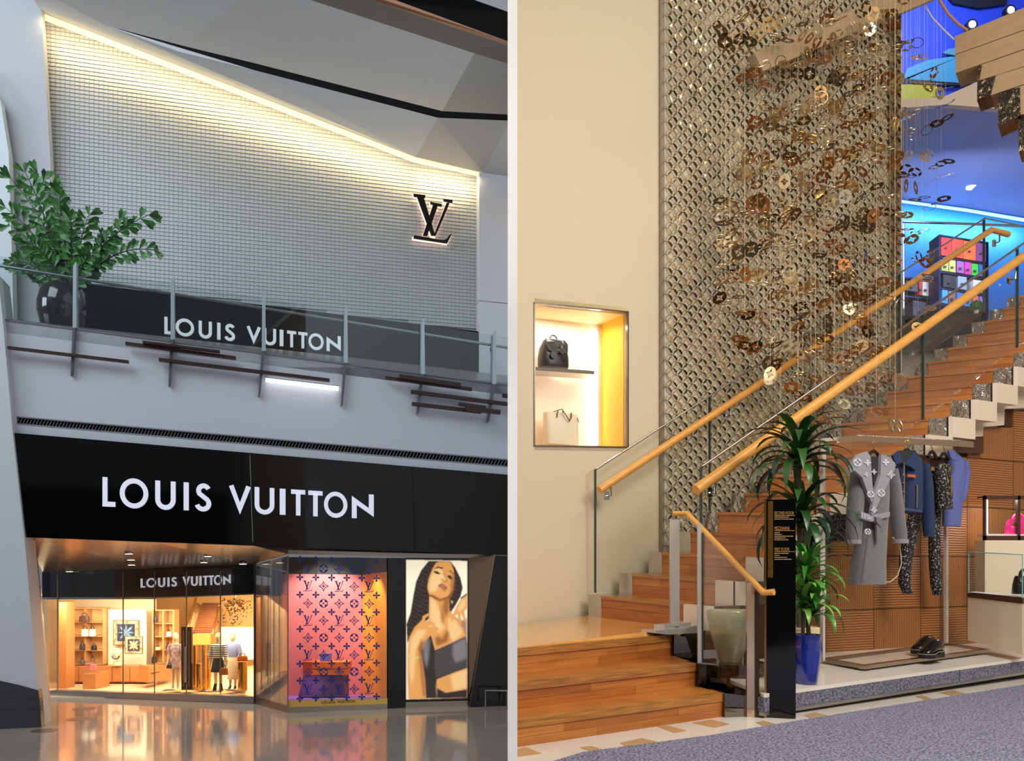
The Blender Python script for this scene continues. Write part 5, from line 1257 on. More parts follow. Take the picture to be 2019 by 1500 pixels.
# ================================================================ STORE SIDE: objects
# ---- lower handrail, posts and planter by the steps
hr = thing('entry_handrail', 'short golden oak handrail on steel posts sloping down beside the entry steps', 'handrail', P(1331, 1248, 8.0))
oak = MATS['golden_oak_rail']
b = MB().tube([P(1328, 1013, 8.0), P(1355, 1012, 7.95), P(1430, 1090, 7.45), P(1506, 1169, 6.82), P(1526, 1167, 6.76)], .026, 14); mk('rail', b, oak, hr, True)
b = MB().pbox(1322, 1024, 1340, 1234, 7.98, .06); mk('post', b, M('brushed_post', (206, 204, 200), .3, .6), hr)
pl_b = VP((P(1310, 0, 7.9)[0], 7.9), (P(1376, 0, 8.1)[0], 8.1))
b = MB().px([(1292, 1243), (1352, 1238), (1376, 1232), (1376, 1248), (1316, 1251), (1292, 1248)], pl_b, .2); mk('base_plate', b, M('brushed_post', ()), hr)
b = MB().px([(1310, 1232), (1352, 1228), (1362, 1226), (1362, 1238), (1310, 1241)], pl_b, .15, -.02); mk('base_block', b, M('brushed_post', ()), hr)
b = MB().pbox(1376, 1032, 1384, 1306, 7.45, .03); mk('glass_post', b, M('pale_chrome', (226, 222, 216), .2, .6), hr)
b = MB().pbox(1384, 1050, 1387, 1302, 7.44, .03); mk('post_edge', b, M('glass_edge_dark', ()), hr)
b = MB().pbox(1473, 1148, 1489, 1415, 6.95, .04); mk('mirror_post', b, M('rosy_mirror', (214, 190, 170), .1, .75), hr)
b = MB().pbox(1489, 1166, 1497, 1416, 6.94, .06); mk('dark_post', b, M('dark_bronze_post', (84, 70, 48), .25, .9), hr)
b = MB().prism([P(1387, 1045, 7.44), P(1473, 1140, 6.97), P(1473, 1395, 6.97), P(1387, 1300, 7.44)], (0, .012, 0)); mk('pane', b, far_gl, hr)
pc = PLAT.hit(1452, 1318) + Vec((.0, .1, 0)); c_ = P(1440, 1304, 7.85)
pt = thing('celadon_planter', 'large tapering grey-green glazed planter behind the glass beside the steps', 'planter', c_)
k_ = 7.85 / F
b = MB().lathe(c_, [(20 * k_, 0), (22 * k_, 3 * k_), (36 * k_, 45 * k_), (45 * k_, 85 * k_), (46 * k_, 98 * k_), (43 * k_, 102 * k_), (40 * k_, 100 * k_), (38 * k_, 92 * k_)], 30)
mk('pot', b, M('celadon_glaze', (176, 176, 140), .25, var=(5, (140, 142, 112), .2), coat=.3), pt, True)
b = MB().lathe(c_ + UP * 90 * k_, [(40 * k_, 0), (39 * k_, 5 * k_)], 20); mk('pebbles', b, M('white_pebbles', (206, 200, 190), .8, bump=(40, 1, .02)), pt)
b = MB().lathe(c_ - UP * .25, [(.3, 0), (.3, .25)], 24); tag(mk('planter_stand', b, smoke), 'low dark mirrored stand under the grey-green planter', 'stand')
# ---- directory totem
VT = VP((P(1510, 0, 6.93)[0], 6.93), (P(1569, 0, 6.86)[0], 6.86))
to = thing('directory_totem', 'tall black store directory totem with gold lettering and studded gold strip', 'sign', VT.hit(1540, 1417))
b = MB().px([(1511, 985), (1569, 984), (1569, 1416), (1511, 1419)], VT, .09); mk('panel', b, M('totem_black', (8, 8, 9), .08, coat=.3), to)
gd = M('satin_gold', (222, 170, 84), .25, 1.0)
b = MB().px([(1507, 984), (1511, 984), (1511, 1420), (1507, 1420)], VT, .1, .004); mk('gold_edge', b, gd, to)
b = MB().px([(1514, 988), (1524, 988), (1524, 1138), (1514, 1138)], VT, .006, .004); gs = mk('gold_strip', b, M('dull_gold', (150, 108, 44), .4, .9), to)
for i in range(30):
    y = 990.5 + i * 5
    for x in (1516.6, 1521.4):
        y_ = y + (2.4 if x > 1519 else 0)
        b = MB().px([(x, y_ - 2.2), (x + 2.2, y_), (x, y_ + 2.2), (x - 2.2, y_)], VT, .008, .009); mk('stud', b, gd, gs)
def text(root, s, x, y, hpx, xw, pl, mat, name='lettering'):
    cu = bpy.data.curves.new(name, 'FONT'); cu.body = s; cu.size = 1; cu.extrude = 0
    ob = bpy.data.objects.new(name, cu); C.objects.link(ob); bpy.context.view_layer.update()
    me = bpy.data.meshes.new_from_object(ob.evaluated_get(bpy.context.evaluated_depsgraph_get())); bpy.data.objects.remove(ob)
    xs_ = [v.co.x for v in me.vertices]; ys_ = [v.co.y for v in me.vertices]; wx, wy = max(xs_) - min(xs_), max(ys_) - min(ys_)
    b = MB(); b.add([pl.hit(x + (v.co.x - min(xs_)) / wx * xw, y - (v.co.y - min(ys_)) / wy * hpx, .003) for v in me.vertices], [list(p.vertices) for p in me.polygons])
    return mk(name, b, mat, root)


gl = M('gold_print', (232, 176, 104), .35, .6)
text(to, 'SECOND FLOOR', 1527, 1014.5, 6.5, 38.5, VT, gl); text(to, 'MEZZANINE', 1527, 1044.5, 6.5, 29.5, VT, gl); text(to, 'FIRST FLOOR', 1527, 1086, 6.5, 29.5, VT, gl)
for y in (1016.3, 1046, 1087.5):
    b = MB().px([(1527, y - .5), (1571 - 4, y - .5), (1567, y + .5), (1527, y + .5)], VT, .002, .003); mk('rule', b, gl, to)
rt = random.Random(8)
for y, wd in ((1019.5, 28), (1023.2, 38), (1050, 10), (1053.4, 15), (1057, 37), (1060.6, 22), (1064.2, 28), (1091, 28), (1095, 10), (1098.8, 25), (1102.6, 34)):   # small print, too small to read
    b = MB(); x = 1527
    while x < 1527 + wd: 
        l_ = rt.uniform(1, 3.2); b.px([(x, y - .9), (min(x + l_, 1527 + wd), y - .9), (min(x + l_, 1527 + wd), y + .6), (x, y + .6)], VT, .002, .003); x += l_ + .7
    mk('small_print', b, M('pale_print', (196, 160, 116), .5), to)
# ---- potted dracaenas
def strap_leaf(base, az, L, w0, rise, droop, mat, root, seg=8, fold=.25):
    d = Vec((math.cos(az), math.sin(az), 0)); sd = Vec((-d[1], d[0], 0)); b = MB(); vs = []; p = base.copy(); el = rise
    for i in range(seg + 1):
        s = i / seg; wv = w0 * (math.sin(math.pi * min(1, .16 + .84 * s)) ** .8 if s < 1 else .02) 
        t_ = d * math.cos(el) + UP * math.sin(el); nn = UP * math.cos(el) - d * math.sin(el)
        vs += [p + sd * wv + nn * wv * fold, p, p - sd * wv + nn * wv * fold]
        p = p + t_ * (L / seg); el -= droop / seg * (1 + s)
    b.add(vs, [[3 * i + j, 3 * i + j + 1, 3 * i + j + 4, 3 * i + j + 3] for i in range(seg) for j in (0, 1)])
    return mk('leaf', b, mat, root, True)


lf = [M('dracaena_leaf_a', (34, 74, 34), .3, coat=.2), M('dracaena_leaf_b', (22, 52, 30), .28, coat=.2), M('dracaena_leaf_c', (48, 92, 40), .35)]
rd = random.Random(17)
base = PLAT.hit(1574, 1325); Dd = base[1]; k_ = Dd / F
dr = thing('tall_dracaena', 'tall dark green dracaena with two drooping crowns behind the black totem', 'plant', base)
b = MB().lathe(base, [(26 * k_, 0), (32 * k_, 30 * k_), (40 * k_, 72 * k_), (41 * k_, 88 * k_), (37 * k_, 90 * k_), (34 * k_, 82 * k_)], 26); mk('pot', b, M('cream_pot', (226, 212, 170), .35), dr, True)
top1 = P(1576, 880, Dd); top2 = P(1580, 1000, Dd - .05)
b = MB().tube([base + UP * 70 * k_, P(1578, 1100, Dd), P(1574, 1000, Dd), top1], .022, 8); b.tube([base + UP * 70 * k_ + Vec((.05, 0, 0)), P(1586, 1080, Dd), top2 + Vec((.03, 0, 0))], .02, 8); mk('cane', b, M('brown_cane', (70, 60, 44), .7), dr)
for i in range(40):
    az = i * 2.39996 + rd.uniform(-.2, .2); lv = i / 40
    strap_leaf(top1 + UP * (-.22 + .2 * lv), az, rd.uniform(.5, .72), .046, lerp(.35, 1.45, lv ** 1.5), lerp(1.7, 1.3, lv) * rd.uniform(.85, 1.15), lf[rd.randrange(3)], dr)
for i in range(34):
    az = i * 2.39996 + rd.uniform(-.2, .2); lv = i / 34
    strap_leaf(top2 + UP * (-.2 + .2 * lv), az, rd.uniform(.5, .74), .045, lerp(.3, 1.2, lv ** 1.5), lerp(1.75, 1.45, lv) * rd.uniform(.9, 1.15), lf[rd.randrange(3)], dr)
base = PLAT.hit(1590, 1347); k_ = base[1] / F
sd_ = thing('striped_dracaena', 'bright green striped dracaena in a fluted cobalt blue glazed pot', 'plant', base)
prof = [(20, 0), (21, 3), (24, 30), (28, 58), (29, 74), (26, 86), (28.5, 92), (29.5, 96), (26, 97), (24, 90)]
b = MB(); n = 40; vs = []
for r_, z_ in prof:
    for j in range(n):
        a = 2 * math.pi * j / n; rr_ = r_ * k_ * (1 + (.025 * math.cos(14 * a) if 5 < z_ < 80 else 0)); vs.append(base + Vec((rr_ * math.cos(a), rr_ * math.sin(a), z_ * k_)))
b.add(vs, [[i * n + j, i * n + (j + 1) % n, (i + 1) * n + (j + 1) % n, (i + 1) * n + j] for i in range(len(prof) - 1) for j in range(n)] + [list(range(n))])
pot = mk('pot', b, M('cobalt_glaze', (18, 30, 120), .1, coat=1.0, var=(6, (34, 54, 168), .2)), sd_, True)
b = MB().lathe(base + UP * 86 * k_, [(24 * k_, 0), (23 * k_, 4 * k_)], 20); mk('pebbles', b, M('white_pebbles', ()), pot)
b = MB().tube([base + Vec((.02, 0, 86 * k_)), P(1592, 1200, base[1]), P(1588, 1120, base[1])], .018, 8); b.tube([base + Vec((-.03, 0, 86 * k_)), P(1583, 1180, base[1])], .016, 8); mk('cane', b, M('brown_cane', ()), sd_)
lg = [M('striped_leaf_a', (92, 168, 58), .35, var=((2, 2, 2), (48, 116, 44), .1)), M('striped_leaf_b', (128, 190, 78), .35), M('striped_leaf_c', (50, 112, 46), .35)]
for (tx_, ty_, n_, L0, L1) in ((1590, 1122, 40, .34, .5), (1606, 1185, 34, .3, .46), (1584, 1178, 22, .28, .42)):
    tp = P(tx_, ty_, base[1])
    for i in range(n_):
        lv = i / n_; strap_leaf(tp + UP * (-.14 + .16 * lv), i * 2.39996 + rd.uniform(-.3, .3), rd.uniform(L0, L1), .028, lerp(.4, 1.4, lv), lerp(1.8, 1.1, lv), lg[rd.randrange(3)], sd_, 7)
# ---- clothes rack
ra = PLAT.hit(1660, 1314); rb_ = PLAT.hit(1908, 1281); VR = VP((ra[0], ra[1]), (rb_[0], rb_[1])); rzr = math.atan2(VR.d[1], VR.d[0])
rk = thing('clothes_rack', 'chrome clothes rack with a flat base frame on the white platform', 'rack', VR.hit(1780, 1300))
b = MB().px([(1655, 861), (1700, 858), (1898, 868), (1920, 871), (1920, 882), (1700, 870), (1655, 873)], VR, .03, .0); mk('top_bar', b, M('rose_chrome', (214, 190, 170), .12, 1.0), rk)
b = MB()
for i in range(60):
    x = 1694 + i * 3.35; y = 857.6 + (x - 1700) * .0505; b.px([(x, y), (x + 1.7, y), (x + 1.7, y + 2), (x, y + 2)], VR, .03, .0)
mk('stitch_dots', b, M('pale_stitch', (240, 226, 206), .4), rk, kind='stuff')
for x, y0, y1 in ((1625, 905, 1303), (1868, 890, 1276)):
    b = MB().px([(x - 2.2, y0), (x + 2.2, y0), (x + 2.2, y1), (x - 2.2, y1)], VR, .03, -.26 if x > 1700 else -.02); mk('post', b, M('pale_chrome', ()), rk)
b = MB().px([(1622, 905), (1629, 905), (1629, 870), (1660, 866), (1660, 861), (1622, 864)], VR, .02, -.02); mk('top_corner', b, M('pale_chrome', ()), rk)
fq = [(1619, 1304), (1705, 1319.5), (1951, 1286), (1866, 1272)]; fp_ = [PLAT.hit(x, y, .02) for x, y in fq]
cen = sum(fp_, Vec((0, 0, 0))) / 4
for i in range(4):
    p, q = fp_[i], fp_[(i + 1) % 4]; t_ = (q - p).normalized(); n_ = Vec((-t_[1], t_[0], 0)); 
    if (cen - p).dot(n_) < 0: n_ = -n_
    b = MB().para(p, q - p, n_ * .07, UP * .035); mk('base_bar', b, M('champagne_steel', (176, 162, 146), .2, 1.0), rk)
b = MB().prism([p * .97 + cen * .03 for p in fp_], UP * .012); mk('base_plate', b, M('beige_plate', (206, 192, 176), .15), rk)


def gl_(rows_, mat, name, root, n=18, sq=.8, off=0.0):
    """rows (x_px, y_px, half width px, depth m) hung on the rack plane"""
    out = []
    for x, y, hw, dp in rows_:
        D_ = VR.D(x, off); c = VR.hit(x, y, off); out.append((c[0], c[1], c[2], hw * D_ / F * 1.04, dp))
    return mk(name, MB().loft(out, n, rz=rzr, sq=sq), mat, root, True)


def Z5(pts): return [(1640 + x / 4.167, 840 + y / 4.167) for x, y in pts]
def flatp(pts, mat, name, root, off, th=.012): b = MB().px(Z5(pts), VR, th, off); return mk(name, b, mat, root)


gold_h = M('gold_hook', (222, 180, 92), .2, 1.0); hang_m = M('black_hanger', (14, 13, 14), .3)
def hanger(label, x, y, wpx, off):
    o = thing('coat_hanger', label, 'hanger', VR.hit(x, y - 15, off))
    c = VR.hit(x, y, off); k = VR.D(x) / F
    b = MB().tube([c, c + UP * 8 * k, c + UP * 12 * k - VR.n * 2.5 * k, c + UP * 16 * k - VR.n * 1 * k, c + UP * 18 * k + VR.n * 2.5 * k, c + UP * 15 * k + VR.n * 5 * k], 1 * k, 6); mk('hook', b, gold_h, o)
    b = MB().tube([c - VR.t * wpx * k - UP * 12 * k, c - VR.t * wpx * .5 * k - UP * 3 * k, c, c + VR.t * wpx * .5 * k - UP * 3 * k, c + VR.t * wpx * k - UP * 12 * k], [3.4 * k, 3.2 * k, 3.6 * k, 3.2 * k, 3.4 * k], 8); mk('shoulder_bar', b, hang_m, o, True)
    return o


hanger('black hanger carrying the grey hooded coat', 1723, 889, 20, .1); hanger('black hanger carrying the denim jacket', 1789, 886, 20, .0)
hanger('black hanger carrying the printed top', 1838, 890, 16, -.06); hanger('longer black hanger holding the printed leggings', 1862, 893, 18, -.03); hanger('black hanger carrying the blue sleeveless shirt', 1874, 889, 24, -.2)
coatm = M('grey_wool', (112, 111, 116), .95, var=(30, (96, 95, 100), .3), sheen=.3); lapm = M('light_grey_wool', (138, 138, 150), .95, sheen=.3); white_p = M('white_knit_print', (200, 200, 208), .9); inkm = M('dark_lining', (38, 38, 42), .8)
co = thing('hooded_coat', 'grey wool hooded wrap coat with white floral motifs and lettered belt', 'coat', VR.hit(1712, 1152, .1))
gl_([(1710, 1152, 45, .13), (1712, 1110, 42, .12), (1720, 1050, 34, .11), (1726, 1018, 29, .1), (1724, 980, 34, .11), (1722, 945, 38, .11), (1722, 922, 40, .1), (1722, 905, 24, .07)], coatm, 'body', co, off=.1)
gl_([(1683, 1068, 13, .06), (1683, 1050, 14, .07), (1686, 1000, 14, .075), (1690, 960, 14, .08), (1694, 925, 11, .08)], coatm, 'sleeve', co, 14, off=.12)
gl_([(1775, 1068, 14, .06), (1773, 1050, 13.5, .07), (1766, 1000, 13, .075), (1761, 960, 13, .08), (1755, 925, 10, .08)], coatm, 'sleeve', co, 14, off=.12)
gl_([(1682, 1072, 14, .07), (1682, 1064, 14.5, .075)], lapm, 'cuff', co, 14, off=.12); gl_([(1775, 1071, 15, .07), (1775, 1063, 15, .075)], lapm, 'cuff', co, 14, off=.12)
flatp([(318, 250), (410, 250), (405, 420), (345, 480)], inkm, 'lining', co, .205)
l1 = flatp([(145, 385), (150, 340), (215, 235), (290, 210), (318, 245), (335, 470), (345, 560), (330, 630), (300, 560), (250, 420), (190, 365)], lapm, 'lapel', co, .235, .03)
l2 = flatp([(408, 235), (470, 255), (520, 300), (522, 345), (480, 440), (400, 600), (340, 730), (325, 720), (350, 560), (400, 400)], lapm, 'lapel', co, .235, .03)
for (x, y, s, kd, par) in ((213, 298, 68, 'roundel', l1), (297, 300, 58, 'flower', l1), (447, 297, 60, 'flower', l2), (490, 400, 60, 'diamond', l2), (322, 560, 56, 'roundel', l1), (408, 550, 62, 'roundel', l2), (350, 690, 50, 'diamond', l2), (290, 400, 38, 'diamond', l1), (298, 865, 50, 'roundel', co), (350, 375, 40, 'diamond', co)):
    (X, Y), = Z5([(x, y)]); b = MB(); motif(b, kd, pxmap(X, Y, s / 4.167, VR, .243 if par is not co else .228), .008); mk('motif', b, white_p, par)
bt = flatp([(238, 700), (330, 730), (480, 705), (475, 745), (390, 765), (330, 785), (240, 755)], lapm, 'belt', co, .225, .03)
flatp([(365, 745), (400, 745), (432, 785), (405, 830), (370, 790)], coatm, 'belt_knot', co, .25, .04); flatp([(372, 800), (395, 810), (398, 900), (372, 968)], coatm, 'belt_tail', co, .24, .02)
for i, ch in enumerate('TTON'):
    x = 243 + i * 20 + (6 if i > 1 else 0); (X0, Y0), = Z5([(x, 712 + i * 8)]); wd, stx = GLY[ch]; b = MB()
    for path, cl in stx: b.ribbon(path, T_, lambda u, v, w: VR.hit(X0 + u / wd * 4.2, Y0 + 8 - v * 7 + u * 1.0, .231) - VR.n * w, .004, bool(cl))
    mk('belt_letter', b, white_p, bt)
b = MB().tube([VR.hit(x, y, .1) for x, y in Z5([(500, 915), (545, 950), (565, 1030), (572, 1130), (540, 1230), (480, 1280), (400, 1280)])], .006, 6); mk('drawstring', b, M('beige_cord', (196, 176, 140), .7), co, True)
flatp([(236, 1293), (280, 1000), (300, 850), (292, 1000), (250, 1293)], M('coat_seam', (88, 87, 92), .95), 'front_seam', co, .225, .006)
den = M('blue_denim', (38, 56, 96), .85, var=(50, (28, 42, 76), .2)); dseam = M('denim_stitch', (120, 104, 84), .8)
dj = thing('denim_jacket', 'dark blue denim jacket with gold buttons', 'jacket', VR.hit(1795, 1010))
gl_([(1796, 1011, 24, .09), (1796, 1000, 26, .1), (1795, 960, 28, .1), (1794, 925, 31, .1), (1793, 905, 32, .09), (1790, 892, 16, .06)], den, 'body', dj)
gl_([(1832, 1058, 10, .05), (1831, 1040, 10, .06), (1829, 990, 10, .065), (1826, 950, 10.5, .07), (1820, 915, 9, .07)], den, 'sleeve', dj, 14, off=.02)
gl_([(1766, 1000, 9, .05), (1766, 960, 10, .06), (1768, 920, 9, .07)], den, 'sleeve', dj, 14, off=.0)
flatp([(600, 310), (690, 200), (710, 235), (690, 365), (660, 340)], den, 'collar', dj, .12, .02); flatp([(500, 240), (555, 200), (585, 300), (530, 310)], den, 'collar', dj, .12, .02)
flatp([(555, 200), (690, 197), (610, 300), (580, 300)], inkm, 'inner_collar', dj, .105)
flatp([(592, 300), (600, 300), (600, 690), (592, 690)], dseam, 'placket_seam', dj, .112, .004); flatp([(590, 665), (745, 690), (745, 710), (590, 690)], M('denim_band', (48, 66, 108), .85), 'waistband', dj, .11, .012); flatp([(700, 480), (708, 480), (704, 670), (698, 670)], dseam, 'dart_seam', dj, .112, .004)
for y in (402, 470, 541, 613, 682): c = VR.hit(*Z5([(590, y)])[0], .115); b = MB().tube([c, c + VR.n * .012], .013, 10); mk('button', b, gold, dj)
flatp([(622, 395), (690, 400), (688, 425), (650, 418), (625, 415)], M('orange_stitch', (186, 92, 40), .8), 'chest_embroidery', dj, .113, .004)
prn = M('monogram_print', (168, 163, 158), .8, var=(52, (16, 15, 18), .03, 2.0, .6))
lg_ = thing('printed_leggings', 'black leggings with pale monogram print hanging beside the denim jacket', 'leggings', VR.hit(1812, 1172, -.08))
gl_([(1790, 1170, 9, .05), (1783, 1150, 11, .055), (1786, 1100, 13, .06), (1797, 1050, 15, .07), (1804, 1022, 17, .06), (1808, 1000, 18, .055)], prn, 'leg', lg_, 14, off=-.17)
gl_([(1849, 1173, 8, .05), (1846, 1150, 12, .055), (1843, 1100, 11, .06), (1842, 1050, 10, .06), (1843, 1010, 10, .065), (1842, 960, 10, .05), (1842, 925, 9, .04)], prn, 'leg', lg_, 14, off=-.18)
sk = thing('sleeveless_blouse', 'black monogram-print sleeveless top with zip details', 'top', VR.hit(1860, 1005, -.06))
gl_([(1864, 1003, 19, .06), (1862, 985, 20, .065), (1860, 950, 21, .065), (1860, 925, 21, .06), (1861, 915, 18, .04)], prn, 'body', sk, off=-.04)
flatp([(978, 400), (988, 400), (985, 580), (978, 580)], gold_h, 'zip', sk, .035, .01)
for x in (835, 970): flatp([(x - 8, 335), (x + 8, 335), (x + 8, 365), (x - 8, 365)], gold_h, 'clip', sk, .03, .01)
bs = thing('blue_shirt', 'pale blue sleeveless shirt last on the rack', 'shirt', VR.hit(1880, 1037, -.16)); blm = M('chambray', (98, 108, 172), .85, var=((40, 40, 6), (86, 96, 158), .3))
gl_([(1876, 1037, 24, .07), (1878, 1000, 24, .08), (1882, 960, 23, .09), (1884, 925, 21, .09), (1882, 905, 19, .08), (1876, 892, 10, .05)], blm, 'body', bs, off=-.16)
gl_([(1896, 985, 6, .05), (1899, 960, 8, .06), (1901, 930, 8, .07), (1897, 908, 7, .07)], blm, 'sleeve', bs, 12, off=-.14)
flatp([(960, 200), (1010, 195), (1040, 280), (985, 270)], blm, 'collar', bs, -.03, .02)
# small accessory hanging behind the coat
b = MB().px([(1636, 1016), (1668, 1014), (1668, 1066), (1636, 1066)], VR, .06, -.25); tag(mk('dark_pouch', b, prn), 'dark printed garment hanging behind the grey coat', 'garment')
# ---- shoes on the rack base
def shoe(label, x, y, sc_, dz):
    c = PLAT.hit(x, y, .06) ; o = thing('platform_shoe', label, 'shoe', c, 'pair of black shoes'); k = c[1] / F * sc_
    d = (-VR.t).normalized(); ang = math.atan2(d[1], d[0])
    def L(rows_, mat, nm, n=16):   # rows along the shoe: (s, z, half width, half height)
        b = MB(); vs = []
        for s, z, hw, hh in rows_:
            for j in range(n):
                a = 2 * math.pi * j / n; vs.append(c + d * s * k + Vec((-d[1], d[0], 0)) * hw * k * math.cos(a) + UP * (z + hh * math.sin(a)) * k)
        b.add(vs, [[i * n + j, i * n + (j + 1) % n, (i + 1) * n + (j + 1) % n, (i + 1) * n + j] for i in range(len(rows_) - 1) for j in range(n)] + [list(range(n)), [(len(rows_) - 1) * n + j for j in range(n)]]); return mk(nm, b, mat, o, True)
    L([(-24, 15, 7, 6), (-20, 18, 10, 11), (-10, 18, 11, 12), (0, 17, 11, 10), (8, 14, 11.5, 7), (18, 11, 11.5, 5.5), (26, 9, 9, 4.5), (29, 8, 5, 3)], M('black_patent', (14, 13, 13), .15, coat=.4), 'upper')
    outl = [(-25, 7), (-20, 10.5), (0, 11), (15, 12.5), (26, 10), (30, 4), (30, -4), (26, -10), (15, -12.5), (0, -11), (-20, -10.5), (-25, -7)]
    b = MB().prism([c + d * s * k + Vec((-d[1], d[0], 0)) * w_ * k for s, w_ in outl], UP * 6 * k); b.prism([c + d * s * k + Vec((-d[1], d[0], 0)) * w_ * k + UP * 5 * k for s, w_ in [(-25, 7), (-20, 10.5), (-3, 11), (-3, -11), (-20, -10.5), (-25, -7)]], UP * 6 * k); mk('sole', b, M('black_rubber', (16, 15, 15), .5), o)
    b = MB().tube([c + d * s * k + Vec((-d[1], d[0], 0)) * w_ * 1.02 * k + UP * (7 if s > 0 else 10) * k for s, w_ in outl + outl[:1]], .7 * k, 5); mk('welt', b, M('pale_welt', (150, 140, 126), .6), o)
    for i in range(3): b = MB().tube([c + d * (-2 + i * 4) * k + Vec((-d[1], d[0], 0)) * w_ * k + UP * (26 - i * 2.4 - abs(w_) * .3) * k for w_ in (-6, 0, 6)], .9 * k, 5); mk('lace', b, M('black_lace', (24, 22, 22), .7), o)
shoe('black platform lace-up shoe standing in front of its pair', 1838, 1296, 1.2, 0); shoe('black platform lace-up shoe half hidden behind its pair', 1822, 1287, 1.15, 0)
# ---- display cases at the end of the platform
VC = VP((P(1908, 0, 9.7)[0], 9.7), (P(2017, 1290, 8.95)[0], 8.95))
plm = M('cream_plinth', (220, 204, 180), .5); brn = M('dark_walnut', (72, 42, 26), .35)
pn = thing('display_plinth', 'cream display plinth with a low glass vitrine on top', 'plinth', VC.hit(1962, 1277))
bk2 = Vec((.2, .26, 0))
b = MB().prism([VC.hit(x, y) for x, y in [(1908, 1177), (2015, 1190), (2015, 1290), (1908, 1262)]], bk2); mk('body', b, plm, pn)
b = MB().prism([VC.hit(x, y, .01) for x, y in [(1907.5, 1169), (2017, 1180), (2017, 1189), (1907.5, 1177)]], bk2 * 1.02); mk('rim', b, brn, pn)
ct = [VC.hit(1910, 1169), VC.hit(2016, 1179), VC.hit(2016, 1093), VC.hit(1910, 1088)]
vg = glass('vitrine_glass', (.96, .985, .98), .012)
b = MB().prism(ct, VC.n * -.012); mk('front_glass', b, vg, pn); b = MB().prism([ct[0], ct[3], ct[3] + bk2, ct[0] + bk2], VC.t * .012); mk('side_glass', b, vg, pn); b = MB().prism([ct[3], ct[2], ct[2] + bk2, ct[3] + bk2], UP * -.012); mk('top_glass', b, vg, pn)
b = MB().tube([ct[0], ct[3], ct[2], ct[1]], .006, 6); mk('glass_edges', b, M('teal_edge', (120, 180, 176), .2), pn)
b = MB().prism([p + UP * .006 for p in (ct[0] + VC.t * .02, ct[1], ct[1] + bk2 * .98, ct[0] + bk2 * .98)], UP * .006); mk('vitrine_floor', b, M('vitrine_white', (240, 238, 240), .5), pn)
Dc = VC.D(1908) + .3
cn = thing('tall_showcase', 'lit glass showcase with walnut frame on a cream column, pink bag inside', 'showcase', P(1990, 1180, Dc))
b = MB().px([(1942, 1065), (2060, 1065), (2060, 1190), (1942, 1185)], flat(Dc), .22); mk('column', b, plm, cn)
for q in ([(1942, 977), (2060, 977), (2060, 984), (1942, 984)], [(1942, 1056), (2060, 1056), (2060, 1065), (1942, 1065)], [(1942, 977), (1945, 977), (1945, 1065), (1942, 1065)], [(2007, 977), (2012, 977), (2012, 1065), (2007, 1065)]):
    b = MB().px(q, flat(Dc), .05); mk('frame', b, brn, cn)
b = MB().px([(1944, 1052), (2060, 1054), (2060, 1057), (1944, 1057)], flat(Dc + .02), .2); mk('inner_floor', b, M('pinkish_white', (250, 236, 240), .5), cn)
b = MB().px([(1945, 984), (2060, 984), (2060, 1056), (1945, 1056)], flat(Dc - .0), .01); mk('glass', b, vg, cn)
b = MB().px([(1946, 985), (1948, 985), (1948, 1052), (1946, 1052)], flat(Dc + .03), .02); mk('led_strip', b, M('white_led', (240, 240, 255), .5, emit=2.5), cn)
b = MB().px([(1942, 977), (2060, 977), (2060, 980), (1942, 980)], flat(Dc + .05), .17); mk('lid', b, brn, cn)
area('showcase_light', tuple(P(1990, 987, Dc + .2)), tuple(P(1990, 1050, Dc + .2)), .4, .25, 5, (1, .95, .97))
def topbag(label, cx, y1, hw, h, D, col, col2):
    c = P(cx, y1, D); k = D / F; o = thing('top_handle_bag', label, 'bag', c); m1 = M('leather_%d_%d_%d' % col, col, .3)
    b = MB().loft([(c[0], c[1], c[2] + z * h * k, hw * w_ * k, .068 * d_) for z, w_, d_ in ((0, 1, 1), (.04, 1.02, 1.05), (.5, .97, .95), (.88, .86, .7), (1, .78, .55))], 20, sq=.4); mk('body', b, m1, o, True)
    b = MB().prism([c + Vec((x * hw * k, -.072 + .03 * z, z * h * k)) for x, z in ((-.84, 1), (.84, 1), (.94, .5), (.8, .35), (-.8, .35), (-.94, .5))], (0, .012, 0)); mk('flap', b, m1, o)
    b = MB().tube([c + Vec((hw * .42 * math.cos(a) * k, 0, (h * .98 + h * .36 * math.sin(a)) * k)) for a in [i * math.pi / 10 for i in range(11)]], 3.2 * k, 8); mk('handle', b, M('leather_%d_%d_%d' % col2, col2, .35), o, True)
    b = MB().tube([c + Vec((-hw * .68 * k, -.066, h * .72 * k)), c + Vec((-hw * .68 * k, -.08, h * .72 * k))], 3.2 * k, 12); mk('ring', b, M('gold_ring', (236, 200, 120), .2, 1.0), o)
topbag('hot pink top-handle bag in the lit showcase', 2008, 1054, 24, 30, Dc + .12, (236, 40, 130), (240, 70, 150))
topbag('black top-handle bag in the low glass vitrine', 2020, 1171, 21, 36, VC.D(2010) + .14, (22, 24, 26), (18, 18, 20))
